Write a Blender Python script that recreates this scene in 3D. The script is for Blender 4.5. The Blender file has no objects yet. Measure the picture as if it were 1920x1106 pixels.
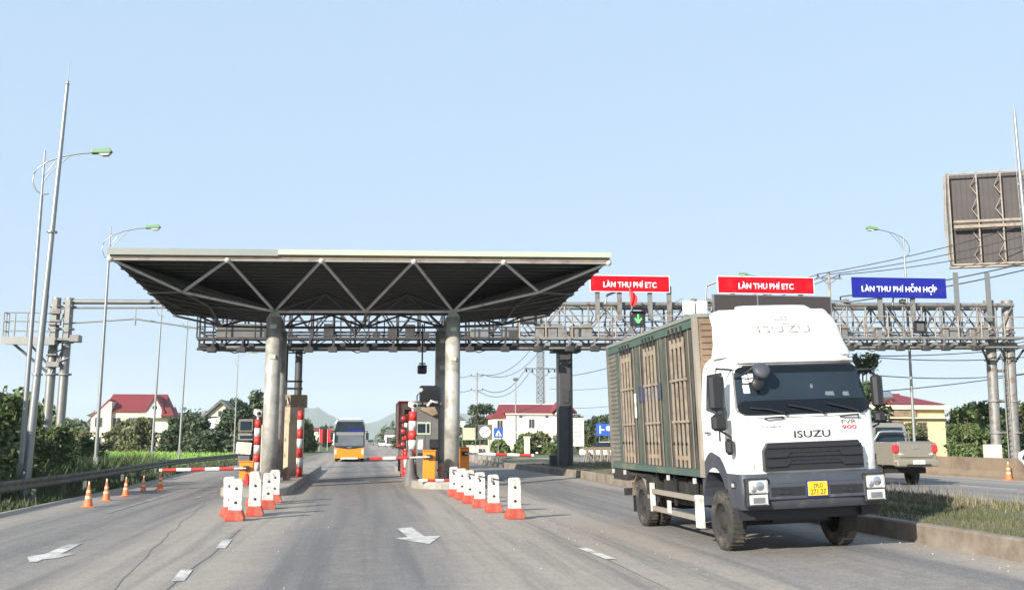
import bpy, bmesh, math, random
import numpy as np
from mathutils import Vector, Matrix, Euler
R = math.radians
rnd = random.Random(7)
SC = bpy.context.scene
COL = SC.collection

# ------------------------------------------------------------------ camera
cam_d = bpy.data.cameras.new('camera')
cam = bpy.data.objects.new('camera', cam_d); COL.objects.link(cam)
cam.location = (0, 0, 1.9)
cam_d.sensor_width = 36.0
cam_d.lens = 36.0 * 1850.0 / 1920.0
cam_d.clip_start = 0.1
cam_d.clip_end = 20000
cam.rotation_euler = Euler((R(90 + 8.273), 0, R(-8.518)), 'XYZ')
SC.camera = cam
SC.view_settings.view_transform = 'Standard'
SC.view_settings.look = 'None'
SC.view_settings.gamma = 1
SC.view_settings.exposure = 0.8
SC.cycles.volume_bounces = 3

# ------------------------------------------------------------------ sky and sun
SUN_EL, SUN_AZ = 23.5, 225.0            # azimuth clockwise from +Y
w = bpy.data.worlds.new('World'); SC.world = w; w.use_nodes = True
nt = w.node_tree; nt.nodes.clear()
sky = nt.nodes.new('ShaderNodeTexSky'); sky.sky_type = 'NISHITA'
sky.sun_disc = False
sky.sun_elevation = R(SUN_EL); sky.sun_rotation = R(SUN_AZ)
sky.air_density = 1.0; sky.dust_density = 2.2; sky.ozone_density = 1.4; sky.altitude = 0
bg = nt.nodes.new('ShaderNodeBackground'); bg.inputs['Strength'].default_value = 0.15
wo = nt.nodes.new('ShaderNodeOutputWorld')
hs = nt.nodes.new('ShaderNodeHueSaturation'); hs.inputs['Saturation'].default_value = .66
pale = nt.nodes.new('ShaderNodeMix'); pale.data_type = 'RGBA'; pale.inputs[0].default_value = .88; pale.inputs[7].default_value = (1.98, 2.72, 3.66, 1)
nt.links.new(sky.outputs[0], hs.inputs['Color']); nt.links.new(hs.outputs[0], pale.inputs[6]); nt.links.new(pale.outputs[2], bg.inputs[0]); nt.links.new(bg.outputs[0], wo.inputs[0])
sd = bpy.data.lights.new('sun', 'SUN'); sd.energy = 4.8; sd.angle = R(0.6); sd.color = (1, .945, .85)
so = bpy.data.objects.new('sun', sd); COL.objects.link(so); so.location = (-30, -30, 40)
sv = Vector((math.sin(R(SUN_AZ)) * math.cos(R(SUN_EL)), math.cos(R(SUN_AZ)) * math.cos(R(SUN_EL)), math.sin(R(SUN_EL))))
so.rotation_euler = sv.to_track_quat('Z', 'Y').to_euler()

# ------------------------------------------------------------------ materials
MATS = {}
def mat(name, c, rough=.7, metal=0., var=.12, scale=3., bump=0., dirt=None, dirt_amt=.0, spec=.5, emit=None, dscale=1.2, coat=0.):
    if name in MATS: return MATS[name]
    m = bpy.data.materials.new(name); m.use_nodes = True
    n = m.node_tree; N = n.nodes; L = n.links
    b = N['Principled BSDF']
    tc = N.new('ShaderNodeTexCoord')
    nz = N.new('ShaderNodeTexNoise'); nz.inputs['Scale'].default_value = scale; nz.inputs['Detail'].default_value = 6
    L.new(tc.outputs['Object'], nz.inputs['Vector'])
    mx = N.new('ShaderNodeMix'); mx.data_type = 'RGBA'
    mx.inputs[6].default_value = tuple(x * (1 - var) for x in c) + (1,)
    mx.inputs[7].default_value = tuple(min(1, x * (1 + var)) for x in c) + (1,)
    L.new(nz.outputs['Fac'], mx.inputs[0])
    out = mx.outputs[2]
    if dirt:
        n2 = N.new('ShaderNodeTexNoise'); n2.inputs['Scale'].default_value = dscale; n2.inputs['Detail'].default_value = 8
        n2.inputs['Roughness'].default_value = .65
        L.new(tc.outputs['Object'], n2.inputs['Vector'])
        cr = N.new('ShaderNodeValToRGB'); cr.color_ramp.elements[0].position = .62 - dirt_amt * .35; cr.color_ramp.elements[1].position = .78 - dirt_amt * .2
        L.new(n2.outputs['Fac'], cr.inputs[0])
        m2 = N.new('ShaderNodeMix'); m2.data_type = 'RGBA'
        L.new(cr.outputs[0], m2.inputs[0]); L.new(out, m2.inputs[6]); m2.inputs[7].default_value = tuple(dirt) + (1,)
        out = m2.outputs[2]
    L.new(out, b.inputs['Base Color'])
    b.inputs['Roughness'].default_value = rough; b.inputs['Metallic'].default_value = metal
    b.inputs['Specular IOR Level'].default_value = spec
    if coat: b.inputs['Coat Weight'].default_value = coat; b.inputs['Coat Roughness'].default_value = .08
    if bump:
        bp = N.new('ShaderNodeBump'); bp.inputs['Strength'].default_value = bump; bp.inputs['Distance'].default_value = .02
        n3 = N.new('ShaderNodeTexNoise'); n3.inputs['Scale'].default_value = scale * 8; n3.inputs['Detail'].default_value = 5
        L.new(tc.outputs['Object'], n3.inputs['Vector']); L.new(n3.outputs['Fac'], bp.inputs['Height']); L.new(bp.outputs[0], b.inputs['Normal'])
    if emit:
        b.inputs['Emission Color'].default_value = tuple(emit[:3]) + (1,); b.inputs['Emission Strength'].default_value = emit[3]
    MATS[name] = m
    return m

RUST = (.16, .08, .045)
M = dict(
    white=mat('white_paint', (.76, .76, .74), .32, dirt=(.52, .48, .42), dirt_amt=.27, dscale=2.6, coat=.35),
    white_matt=mat('white_matt', (.68, .67, .64), .6, dirt=(.3, .25, .21), dirt_amt=.5, dscale=6),
    red=mat('red_paint', (.55, .035, .03), .5, dirt=(.3, .1, .08), dirt_amt=.2, dscale=4),
    redbase=mat('red_rubber', (.42, .06, .035), .65, dirt=(.34, .16, .11), dirt_amt=.4, dscale=6),
    orange=mat('orange_paint', (.85, .25, .02), .45, dirt=(.5, .2, .06), dirt_amt=.15, dscale=4),
    cone=mat('cone_orange', (.75, .17, .05), .6, dirt=(.33, .16, .09), dirt_amt=.45, dscale=8),
    conestripe=mat('cone_stripe', (.8, .55, .35), .5, dirt=(.4, .25, .15), dirt_amt=.3, dscale=8),
    galv=mat('galvanised_steel', (.28, .28, .265), .45, .55, var=.18, dirt=(.3, .27, .22), dirt_amt=.3),
    pole=mat('lamp_pole_steel', (.3, .31, .3), .42, .5, var=.1),
    colmat=mat('column_steel', (.44, .425, .38), .5, .2, var=.22, scale=1.6, dirt=(.24, .22, .19), dirt_amt=.5, dscale=1.7, bump=.1),
    darkcol=mat('dark_column', (.07, .07, .072), .55, .3, var=.3, dirt=(.07, .065, .06), dirt_amt=.5),
    tube=mat('canopy_tube', (.58, .57, .56), .45, .2, var=.15, dirt=(.25, .2, .16), dirt_amt=.25),
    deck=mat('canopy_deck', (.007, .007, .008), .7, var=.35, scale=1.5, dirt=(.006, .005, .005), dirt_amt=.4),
    purlin=mat('purlin_steel', (.11, .107, .11), .6, .2, var=.2),
    fascia=mat('fascia_sheet', (.25, .265, .235), .5, .2, var=.1, dirt=(.25, .25, .22), dirt_amt=.3),
    fascia2=mat('fascia_cream', (.42, .47, .36), .5, var=.08, dirt=(.4, .42, .34), dirt_amt=.25),
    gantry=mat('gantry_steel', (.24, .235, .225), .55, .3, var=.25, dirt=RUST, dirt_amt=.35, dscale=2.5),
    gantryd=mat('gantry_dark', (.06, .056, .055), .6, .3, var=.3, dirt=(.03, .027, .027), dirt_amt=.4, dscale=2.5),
    glassd=mat('tinted_glass', (.006, .008, .011), .06, spec=.3),
    glassm=mat('grey_glass', (.12, .135, .15), .1, var=.4, scale=1.5),
    busgrey=mat('bus_grey', (.2, .23, .26), .35, coat=.4),
    black=mat('black_plastic', (.02, .02, .022), .45),
    rubber=mat('tyre_rubber', (.035, .033, .03), .85, dirt=(.14, .11, .085), dirt_amt=.35, dscale=5),
    grey=mat('bumper_grey', (.048, .054, .068), .55, var=.12, dirt=(.12, .115, .11), dirt_amt=.2, dscale=2.5),
    grille=mat('grille_dark', (.02, .021, .025), .4, var=.1),
    glass=mat('dark_glass', (.018, .028, .038), .06, var=.5, scale=1.2, spec=.32),
    lens=mat('lamp_lens', (.7, .7, .68), .12, .4, var=.3, scale=14),
    chrome=mat('chrome', (.6, .6, .6), .2, .9),
    amber=mat('amber_lens', (.8, .3, .05), .3),
    tail=mat('tail_lens', (.6, .03, .04), .2, coat=.5),
    chassis=mat('chassis_dark', (.018, .017, .016), .8, dirt=(.06, .05, .04), dirt_amt=.25),
    tarp=mat('tarp_green', (.042, .048, .038), .7, var=.45, scale=1.6, dirt=(.1, .08, .06), dirt_amt=.75, dscale=1.7, bump=.25),
    rail=mat('box_green', (.06, .1, .08), .6, var=.2, dirt=(.2, .17, .13), dirt_amt=.3),
    slat=mat('slat_tan', (.29, .24, .185), .65, var=.25, dirt=(.17, .13, .095), dirt_amt=.4, dscale=4),
    boxgrey=mat('box_sheet', (.19, .175, .15), .6, .3, var=.25, dirt=(.11, .1, .085), dirt_amt=.4),
    boxbrown=mat('box_front', (.28, .2, .14), .6, .2, var=.25, dirt=(.16, .11, .08), dirt_amt=.4),
    boxpost=mat('box_post', (.3, .27, .225), .55, .2, var=.15, dirt=(.3, .24, .18), dirt_amt=.4),
    yellow=mat('plate_yellow', (.85, .5, .02), .5),
    ink=mat('ink_black', (.03, .03, .03), .6),
    inkw=mat('ink_white', (.85, .85, .85), .6),
    emblem=mat('emblem_chrome', (.28, .28, .3), .3, .6),
    emblemb=mat('emblem_tan', (.42, .38, .34), .4, .3),
    redink=mat('ink_red', (.5, .05, .06), .5),
    signred=mat('sign_red', (.5, .003, .012), .6, var=.12, spec=.15, dirt=(.42, .02, .025), dirt_amt=.25),
    signblue=mat('sign_blue', (.014, .02, .24), .6, var=.12, spec=.15, dirt=(.03, .035, .22), dirt_amt=.25),
    blue=mat('blue_panel', (.03, .1, .42), .5),
    concrete=mat('concrete', (.33, .30, .26), .85, var=.2, scale=2, dirt=(.17, .14, .11), dirt_amt=.5, dscale=1.3, bump=.3),
    barrier=mat('barrier_concrete', (.22, .165, .11), .85, var=.25, scale=1.5, dirt=(.14, .1, .07), dirt_amt=.5, dscale=1.1, bump=.3),
    kerb=mat('kerb_concrete', (.25, .215, .175), .85, var=.2, scale=2, dirt=(.15, .115, .08), dirt_amt=.6, dscale=1.6, bump=.3),
    beige=mat('beige_sheet', (.58, .48, .34), .55, var=.1, dirt=(.36, .28, .19), dirt_amt=.35, dscale=2),
    brown=mat('brown_sheet', (.3, .22, .14), .6, var=.3, dirt=(.16, .11, .07), dirt_amt=.4),
    booth=mat('booth_grey', (.12, .115, .11), .6, var=.25, dirt=(.2, .18, .15), dirt_amt=.3),
    wallc=mat('wall_cream', (.74, .66, .48), .8, var=.08, scale=.5, dirt=(.5, .43, .3), dirt_amt=.25, dscale=.4),
    wallw=mat('wall_white', (.76, .74, .68), .8, var=.06, scale=.5, dirt=(.5, .47, .4), dirt_amt=.2, dscale=.4),
    wally=mat('wall_yellow', (.74, .58, .32), .8, var=.08, scale=.5, dirt=(.5, .38, .2), dirt_amt=.25, dscale=.6),
    roofr=mat('roof_red', (.2, .03, .034), .7, var=.15, scale=1, dirt=(.17, .04, .035), dirt_amt=.3, dscale=.8),
    winglass=mat('window_glass', (.05, .055, .06), .15),
    leafa=mat('leaf_green', (.09, .135, .042), .6, var=.65, scale=.9, dirt=(.1, .12, .04), dirt_amt=.5, dscale=2.2),
    leafb=mat('leaf_dark', (.055, .085, .038), .6, var=.6, scale=.6, dirt=(.065, .085, .035), dirt_amt=.45, dscale=1.5),
    leafc=mat('leaf_yellowish', (.15, .155, .065), .6, var=.5, scale=.7, dirt=(.06, .08, .03), dirt_amt=.5, dscale=1.5),
    leafd=mat('leaf_far', (.05, .075, .04), .7, var=.5, scale=.12, dirt=(.09, .1, .05), dirt_amt=.5, dscale=.2),
    bark=mat('bark', (.12, .09, .065), .9, var=.3, bump=.3),
    grass=mat('grass_blade', (.085, .092, .038), .7, var=.5, scale=.8, dirt=(.13, .11, .05), dirt_amt=.45, dscale=.6),
    dry=mat('dry_weed', (.24, .2, .14), .8, var=.4, scale=2, dirt=(.14, .12, .06), dirt_amt=.5, dscale=3),
    lampgreen=mat('lamp_head_green', (.17, .3, .15), .45, var=.1),
    lampglass=mat('lamp_glass', (.5, .5, .46), .2),
    wire=mat('wire_black', (.04, .045, .055), .6),
    tan=mat('pickup_tan', (.34, .30, .235), .32, .45, var=.06, dirt=(.3, .26, .2), dirt_amt=.2, coat=.5),
    busorange=mat('bus_orange', (.8, .23, .012), .35, var=.06, coat=.4),
    ledboard=mat('led_board', (.045, .035, .033), .5, var=.3, scale=6),
    greenled=mat('green_led', (.05, .5, .08), .5, emit=(.1, .9, .15, 1.6)),
    scrgreen=mat('screen_green', (.4, .55, .35), .4, emit=(.4, .7, .3, .25)),
    flagred=mat('flag_red', (.6, .03, .03), .8, var=.15),
    pebble=mat('pebble', (.4, .36, .3), .9),
    boardback=mat('board_back', (.08, .068, .065), .75, var=.4, scale=.7, dirt=(.07, .06, .06), dirt_amt=.5, dscale=.5),
    boardframe=mat('board_frame', (.32, .28, .23), .6, var=.2, dirt=(.24, .16, .1), dirt_amt=.4),
    sward=mat('verge_leaf', (.055, .075, .03), .7, var=.5, scale=.8, dirt=(.09, .09, .04), dirt_amt=.4, dscale=.6),
    mark=mat('road_marking', (.56, .54, .5), .8, var=.12, scale=6, dirt=(.22, .2, .18), dirt_amt=.5, dscale=2.6),
    markw=mat('road_marking_worn', (.36, .34, .31), .85, var=.2, scale=6, dirt=(.17, .155, .145), dirt_amt=.85, dscale=1.2),
)

# ------------------------------------------------------------------ mesh builder
class MB:
    def __init__(s): s.v = []; s.f = []; s.m = []; s.sm = []; s.cm = 0; s.mats = []
    def use(s, m):
        if m not in s.mats: s.mats.append(m)
        s.cm = s.mats.index(m); return s
    def add(s, vs, fs, smooth=False):
        o = len(s.v); s.v += [tuple(v) for v in vs]
        for f in fs:
            s.f.append(tuple(i + o for i in f)); s.m.append(s.cm); s.sm.append(smooth)
        return s
    def box(s, x0, x1, y0, y1, z0, z1, rot=None, piv=None, bev=0):
        if bev:
            b = bev; vs = []; 
            for (z, d) in ((z0, b), (z0 + b, 0), (z1 - b, 0), (z1, b)):
                for (x, y) in ((x0 + d + b, y0 + d), (x1 - d - b, y0 + d), (x1 - d, y0 + d + b), (x1 - d, y1 - d - b), (x1 - d - b, y1 - d), (x0 + d + b, y1 - d), (x0 + d, y1 - d - b), (x0 + d, y0 + d + b)):
                    vs.append((x, y, z))
            fs = [tuple(range(7, -1, -1)), tuple(range(24, 32))]
            for k in range(3):
                for i in range(8):
                    j = (i + 1) % 8; fs.append((k * 8 + i, k * 8 + j, k * 8 + 8 + j, k * 8 + 8 + i))
        else:
            vs = [(x0, y0, z0), (x1, y0, z0), (x1, y1, z0), (x0, y1, z0), (x0, y0, z1), (x1, y0, z1), (x1, y1, z1), (x0, y1, z1)]
            fs = [(3, 2, 1, 0), (4, 5, 6, 7), (0, 1, 5, 4), (1, 2, 6, 5), (2, 3, 7, 6), (3, 0, 4, 7)]
        if rot is not None:
            p = Vector(piv if piv else ((x0 + x1) / 2, (y0 + y1) / 2, (z0 + z1) / 2)); mt = Euler(rot).to_matrix()
            vs = [tuple(mt @ (Vector(v) - p) + p) for v in vs]
        return s.add(vs, fs)
    def tube(s, p0, p1, r, n=8, r2=None, cap=True):
        return s.path([p0, p1], r, n, r2, cap)
    def path(s, pts, r, n=8, r2=None, cap=True):
        pts = [Vector(p) for p in pts]; k = len(pts); vs = []; r2 = r if r2 is None else r2
        for i, p in enumerate(pts):
            d = (pts[min(i + 1, k - 1)] - pts[max(i - 1, 0)]).normalized()
            a = Vector((0, 0, 1)) if abs(d.z) < .9 else Vector((1, 0, 0))
            u = d.cross(a).normalized(); v = d.cross(u).normalized(); rr = r + (r2 - r) * i / (k - 1)
            for j in range(n):
                t = 2 * math.pi * j / n; vs.append(p + u * math.cos(t) * rr + v * math.sin(t) * rr)
        fs = []
        for i in range(k - 1):
            for j in range(n):
                j2 = (j + 1) % n; fs.append((i * n + j, i * n + j2, (i + 1) * n + j2, (i + 1) * n + j))
        s.add(vs, fs, True)
        if cap:
            s.add(vs[:n], [tuple(range(n))[::-1]]); s.add(vs[-n:], [tuple(range(n))])
        return s
    def lathe(s, prof, c=(0, 0, 0), n=20, axis='z', smooth=True):
        vs = []
        for (r, h) in prof:
            for j in range(n):
                t = 2 * math.pi * j / n; a, b = r * math.cos(t), r * math.sin(t)
                p = (a, b, h) if axis == 'z' else (h, a, b) if axis == 'x' else (a, h, b)
                vs.append((p[0] + c[0], p[1] + c[1], p[2] + c[2]))
        fs = []
        for i in range(len(prof) - 1):
            for j in range(n):
                j2 = (j + 1) % n; fs.append((i * n + j, i * n + j2, (i + 1) * n + j2, (i + 1) * n + j))
        return s.add(vs, fs, smooth)
    def prism(s, poly, a0, a1, axis='y'):
        n = len(poly)
        def P(u, v, a): return (u, a, v) if axis == 'y' else (a, u, v) if axis == 'x' else (u, v, a)
        vs = [P(u, v, a0) for u, v in poly] + [P(u, v, a1) for u, v in poly]
        fs = [tuple(range(n)), tuple(range(2 * n - 1, n - 1, -1))]
        for i in range(n):
            j = (i + 1) % n; fs.append((i, j + 0, n + j, n + i))
        return s.add(vs, fs)
    def disc(s, c, r, axis='y', n=16, t=.01):
        return s.lathe([(0.0001, -t / 2), (r, -t / 2), (r, t / 2), (.0001, t / 2)], c, n, axis, False)
    def quad(s, a, b, c, d): return s.add([a, b, c, d], [(0, 1, 2, 3)])
    def build(s, name, material=None, parent=None, world=False, bevel=0):
        me = bpy.data.meshes.new(name)
        off = Vector((0, 0, 0))
        if world and parent is not None:
            q = parent
            while q is not None: off = off + q.location; q = q.parent
        vs = [tuple(Vector(v) - off) for v in s.v] if off.length > 0 else s.v
        me.from_pydata(vs, [], s.f)
        ms = s.mats if s.mats else [material]
        for m in ms: me.materials.append(M[m] if isinstance(m, str) else m)
        me.polygons.foreach_set('material_index', s.m); me.polygons.foreach_set('use_smooth', s.sm)
        bm = bmesh.new(); bm.from_mesh(me); bmesh.ops.recalc_face_normals(bm, faces=bm.faces); bm.to_mesh(me); bm.free()
        me.update()
        o = bpy.data.objects.new(name, me); COL.objects.link(o)
        if parent: o.parent = parent
        if bevel:
            bv = o.modifiers.new('bevel', 'BEVEL'); bv.width = bevel; bv.segments = 2; bv.limit_method = 'ANGLE'
        return o

def thing(name, label, cat, loc=(0, 0, 0), rot=(0, 0, 0), group=None):
    o = bpy.data.objects.new(name, None); COL.objects.link(o); o.empty_display_size = .3
    o.location = loc; o.rotation_euler = rot; o['label'] = label; o['category'] = cat
    if group: o['group'] = group
    return o
def tag(o, label, cat, group=None, kind=None):
    o['label'] = label; o['category'] = cat
    if group: o['group'] = group
    if kind: o['kind'] = kind
    return o
def structure(o): o['kind'] = 'structure'; return o
def copy_tree(o, label=None, loc=None, parent=None):
    c = o.copy(); COL.objects.link(c)
    if parent is not None: c.parent = parent
    if label: c['label'] = label
    if loc is not None: c.location = loc
    for ch in list(o.children): copy_tree(ch, None, None, c)
    return c

def text(name, s, mt, parent, center, width, height, rot=(R(90), 0, 0), bold=.0, ext=.004, shear=0):
    cu = bpy.data.curves.new(name, 'FONT'); cu.body = s; cu.size = 1; cu.extrude = 0; cu.offset = bold; cu.shear = shear
    cu.resolution_u = 3
    t = bpy.data.objects.new(name, cu); COL.objects.link(t)
    dg = bpy.context.evaluated_depsgraph_get(); me = bpy.data.meshes.new_from_object(t.evaluated_get(dg))
    bpy.data.objects.remove(t)
    me.name = name
    co = [v.co.copy() for v in me.vertices]
    if not co: return None
    x0, x1 = min(c.x for c in co), max(c.x for c in co); y0, y1 = min(c.y for c in co), max(c.y for c in co)
    sx = width / (x1 - x0); sy = height / (y1 - y0)
    for v in me.vertices: v.co = Vector(((v.co.x - (x0 + x1) / 2) * sx, (v.co.y - (y0 + y1) / 2) * sy, 0))
    bm = bmesh.new(); bm.from_mesh(me)
    r = bmesh.ops.extrude_face_region(bm, geom=bm.faces[:])
    for e in r['geom']:
        if isinstance(e, bmesh.types.BMVert): e.co.z += ext
    bmesh.ops.recalc_face_normals(bm, faces=bm.faces); bm.to_mesh(me); bm.free()
    me.materials.clear(); me.materials.append(M[mt])
    o = bpy.data.objects.new(name, me); COL.objects.link(o); o.parent = parent; o.location = center; o.rotation_euler = rot
    return o

def wrap_text(name, st, mt, parent, cx, cz, wd, h, fn, off=.01, bold=0, shear=0):
    o = text(name, st, mt, parent, (0, 0, 0), wd, h, (0, 0, 0), bold, .012, shear)
    for v in o.data.vertices:
        x, z = v.co.x + cx, v.co.y + cz; v.co = Vector((x, fn(x, z) - off + .012 - v.co.z, z))
    o.data.update(); return o

def lerp(tab, x):
    if x <= tab[0][0]: return tab[0][1]
    for (a, b), (c, d) in zip(tab, tab[1:]):
        if x <= c: return b + (d - b) * (x - a) / (c - a)
    return tab[-1][1]
XS = [(-40, -.25), (-4, 0), (4, 0), (5.6, -.05), (9.8, .06), (20, .22), (60, .3)]
def zg(x, y): return lerp(XS, x) * max(0., min(1., (110 - y) / 40))
# ------------------------------------------------------------------ ground and roads
def ground_mat(name, c1, c2, c3, s1=.25, s2=3.):
    m = bpy.data.materials.new(name); m.use_nodes = True; n = m.node_tree; N = n.nodes; L = n.links; b = N['Principled BSDF']
    tc = N.new('ShaderNodeTexCoord')
    a = N.new('ShaderNodeTexNoise'); a.inputs['Scale'].default_value = s1; a.inputs['Detail'].default_value = 8; L.new(tc.outputs['Object'], a.inputs['Vector'])
    c = N.new('ShaderNodeTexNoise'); c.inputs['Scale'].default_value = s2; c.inputs['Detail'].default_value = 8; L.new(tc.outputs['Object'], c.inputs['Vector'])
    r = N.new('ShaderNodeValToRGB'); r.color_ramp.elements[0].color = c1 + (1,); r.color_ramp.elements[1].color = c2 + (1,)
    r.color_ramp.elements[0].position = .4; r.color_ramp.elements[1].position = .6; L.new(a.outputs['Fac'], r.inputs[0])
    mx = N.new('ShaderNodeMix'); mx.data_type = 'RGBA'; L.new(r.outputs[0], mx.inputs[6]); mx.inputs[7].default_value = c3 + (1,)
    r2 = N.new('ShaderNodeValToRGB'); r2.color_ramp.elements[0].position = .5; r2.color_ramp.elements[1].position = .75; L.new(c.outputs['Fac'], r2.inputs[0]); L.new(r2.outputs[0], mx.inputs[0])
    L.new(mx.outputs[2], b.inputs['Base Color']); b.inputs['Roughness'].default_value = .95
    return m
M['ground'] = ground_mat('field_ground', (.075, .105, .03), (.12, .13, .05), (.16, .13, .08), .08, .6)
M['soil'] = ground_mat('median_soil', (.13, .11, .07), (.10, .11, .045), (.2, .165, .11), .5, 4)
M['field'] = ground_mat('rice_field', (.12, .2, .04), (.15, .21, .05), (.09, .14, .04), .06, .4)

OIL = [(-.1, 1.0, .5), (-5.7, .9, .35), (7.6, .9, .45)]
def asphalt(name, base, tracks):
    m = bpy.data.materials.new(name); m.use_nodes = True; n = m.node_tree; N = n.nodes; L = n.links; b = N['Principled BSDF']
    def nd(t, **k):
        o = N.new(t)
        for a, v in k.items(): o.inputs[a].default_value = v
        return o
    def mix(f, a, c, blend='MIX'):
        o = N.new('ShaderNodeMix'); o.data_type = 'RGBA'; o.blend_type = blend
        for i, q in ((0, f), (6, a), (7, c)):
            if hasattr(q, 'links'): L.new(q, o.inputs[i])
            else: o.inputs[i].default_value = q if i == 0 else tuple(q) + (1,)
        return o.outputs[2]
    def ramp(v, p0, p1, c0=0., c1=1.):
        o = N.new('ShaderNodeValToRGB'); e = o.color_ramp.elements
        e[0].position = p0; e[1].position = p1; e[0].color = (c0,) * 3 + (1,); e[1].color = (c1,) * 3 + (1,); L.new(v, o.inputs[0]); return o.outputs[0]
    tc = N.new('ShaderNodeTexCoord')
    st = nd('ShaderNodeMapping'); st.inputs['Scale'].default_value = (1.1, .035, 1); L.new(tc.outputs['Object'], st.inputs[0])
    streak = nd('ShaderNodeTexNoise', Scale=1.3, Detail=5, Roughness=.6); L.new(st.outputs[0], streak.inputs['Vector'])
    patch = nd('ShaderNodeTexNoise', Scale=.22, Detail=6, Roughness=.6, Distortion=.4); L.new(tc.outputs['Object'], patch.inputs['Vector'])
    fine = nd('ShaderNodeTexNoise', Scale=45, Detail=3); L.new(tc.outputs['Object'], fine.inputs['Vector'])
    med = nd('ShaderNodeTexNoise', Scale=2.4, Detail=8, Roughness=.7); L.new(tc.outputs['Object'], med.inputs['Vector'])
    c = mix(ramp(patch.outputs['Fac'], .38, .62), base, tuple(x * 1.16 for x in base))
    c = mix(ramp(med.outputs['Fac'], .35, .7), c, tuple(x * .8 for x in base))
    # dust lies between the lanes, rubber darkens the wheel paths
    sx = N.new('ShaderNodeSeparateXYZ'); L.new(tc.outputs['Object'], sx.inputs[0])
    wob = N.new('ShaderNodeMath'); wob.operation = 'MULTIPLY_ADD'; L.new(patch.outputs['Fac'], wob.inputs[0]); wob.inputs[1].default_value = 1.4; wob.inputs[2].default_value = -.7
    ax = N.new('ShaderNodeMath'); ax.operation = 'ADD'; L.new(sx.outputs[0], ax.inputs[0]); L.new(wob.outputs[0], ax.inputs[1])
    tot = None
    for (x, wd, am) in tracks:
        d = N.new('ShaderNodeMath'); d.operation = 'SUBTRACT'; L.new(ax.outputs[0], d.inputs[0]); d.inputs[1].default_value = x
        ab = N.new('ShaderNodeMath'); ab.operation = 'ABSOLUTE'; L.new(d.outputs[0], ab.inputs[0])
        mr = N.new('ShaderNodeMapRange'); mr.interpolation_type = 'SMOOTHSTEP'; mr.inputs[1].default_value = 0; mr.inputs[2].default_value = wd; mr.inputs[3].default_value = am; mr.inputs[4].default_value = 0
        L.new(ab.outputs[0], mr.inputs[0])
        if tot is None: tot = mr.outputs[0]
        else:
            ad = N.new('ShaderNodeMath'); ad.operation = 'ADD'; L.new(tot, ad.inputs[0]); L.new(mr.outputs[0], ad.inputs[1]); tot = ad.outputs[0]
    cl = N.new('ShaderNodeClamp'); L.new(tot, cl.inputs[0])
    ms = N.new('ShaderNodeMath'); ms.operation = 'MULTIPLY'; L.new(cl.outputs[0], ms.inputs[0]); L.new(ramp(streak.outputs['Fac'], .3, .6, .5, 1), ms.inputs[1])
    dust = mix(ramp(med.outputs['Fac'], .3, .75), (.37, .315, .255), (.27, .235, .195))
    c = mix(ms.outputs[0], dust, c)
    c = mix(ramp(streak.outputs['Fac'], .5, .64, 0, .55), c, (.08, .077, .078))
    for (x, wd, am) in OIL:
        d = N.new('ShaderNodeMath'); d.operation = 'SUBTRACT'; L.new(ax.outputs[0], d.inputs[0]); d.inputs[1].default_value = x
        ab = N.new('ShaderNodeMath'); ab.operation = 'ABSOLUTE'; L.new(d.outputs[0], ab.inputs[0])
        mr = N.new('ShaderNodeMapRange'); mr.interpolation_type = 'SMOOTHSTEP'; mr.inputs[1].default_value = 0; mr.inputs[2].default_value = wd; mr.inputs[3].default_value = am; mr.inputs[4].default_value = 0
        L.new(ab.outputs[0], mr.inputs[0])
        mm = N.new('ShaderNodeMath'); mm.operation = 'MULTIPLY'; L.new(mr.outputs[0], mm.inputs[0]); L.new(ramp(med.outputs['Fac'], .35, .6, .35, 1), mm.inputs[1])
        c = mix(mm.outputs[0], c, (.07, .068, .07))
    grit = nd('ShaderNodeTexNoise', Scale=14, Detail=4, Roughness=.8); L.new(tc.outputs['Object'], grit.inputs['Vector'])
    c = mix(ramp(grit.outputs['Fac'], .36, .52, .45, 0), c, (.075, .073, .074)); c = mix(ramp(grit.outputs['Fac'], .56, .72, 0, .5), c, (.3, .28, .25))
    # cracks
    vo = N.new('ShaderNodeTexVoronoi'); vo.feature = 'DISTANCE_TO_EDGE'; vo.inputs['Scale'].default_value = .16
    dv = nd('ShaderNodeTexNoise', Scale=1.2, Detail=5); L.new(tc.outputs['Object'], dv.inputs['Vector'])
    dm = N.new('ShaderNodeVectorMath'); dm.operation = 'ADD'; L.new(tc.outputs['Object'], dm.inputs[0]); L.new(dv.outputs['Color'], dm.inputs[1]); L.new(dm.outputs[0], vo.inputs['Vector'])
    c = mix(ramp(vo.outputs['Distance'], .001, .0035, .3, 0), c, (.06, .056, .052))
    c = mix(ramp(fine.outputs['Fac'], .42, .66, 0, .45), c, (.34, .32, .3))
    L.new(c, b.inputs['Base Color']); b.inputs['Roughness'].default_value = .88; b.inputs['Specular IOR Level'].default_value = .3
    bp = N.new('ShaderNodeBump'); bp.inputs['Strength'].default_value = .35; bp.inputs['Distance'].default_value = .012
    L.new(fine.outputs['Fac'], bp.inputs['Height']); L.new(bp.outputs[0], b.inputs['Normal'])
    return m
M['road'] = asphalt('asphalt', (.14, .135, .134), [(-6.9, 1.9, 1), (-5.0, 1.6, .8), (-.9, 1.2, .95), (.8, 1.2, .95), (0, 2.2, .3), (6.6, 1.3, .9), (8.4, 1.2, .9)])
M['road2'] = asphalt('asphalt_right', (.17, .165, .165), [(19, 2.4, 1), (22.5, 2.4, 1)])

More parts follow.
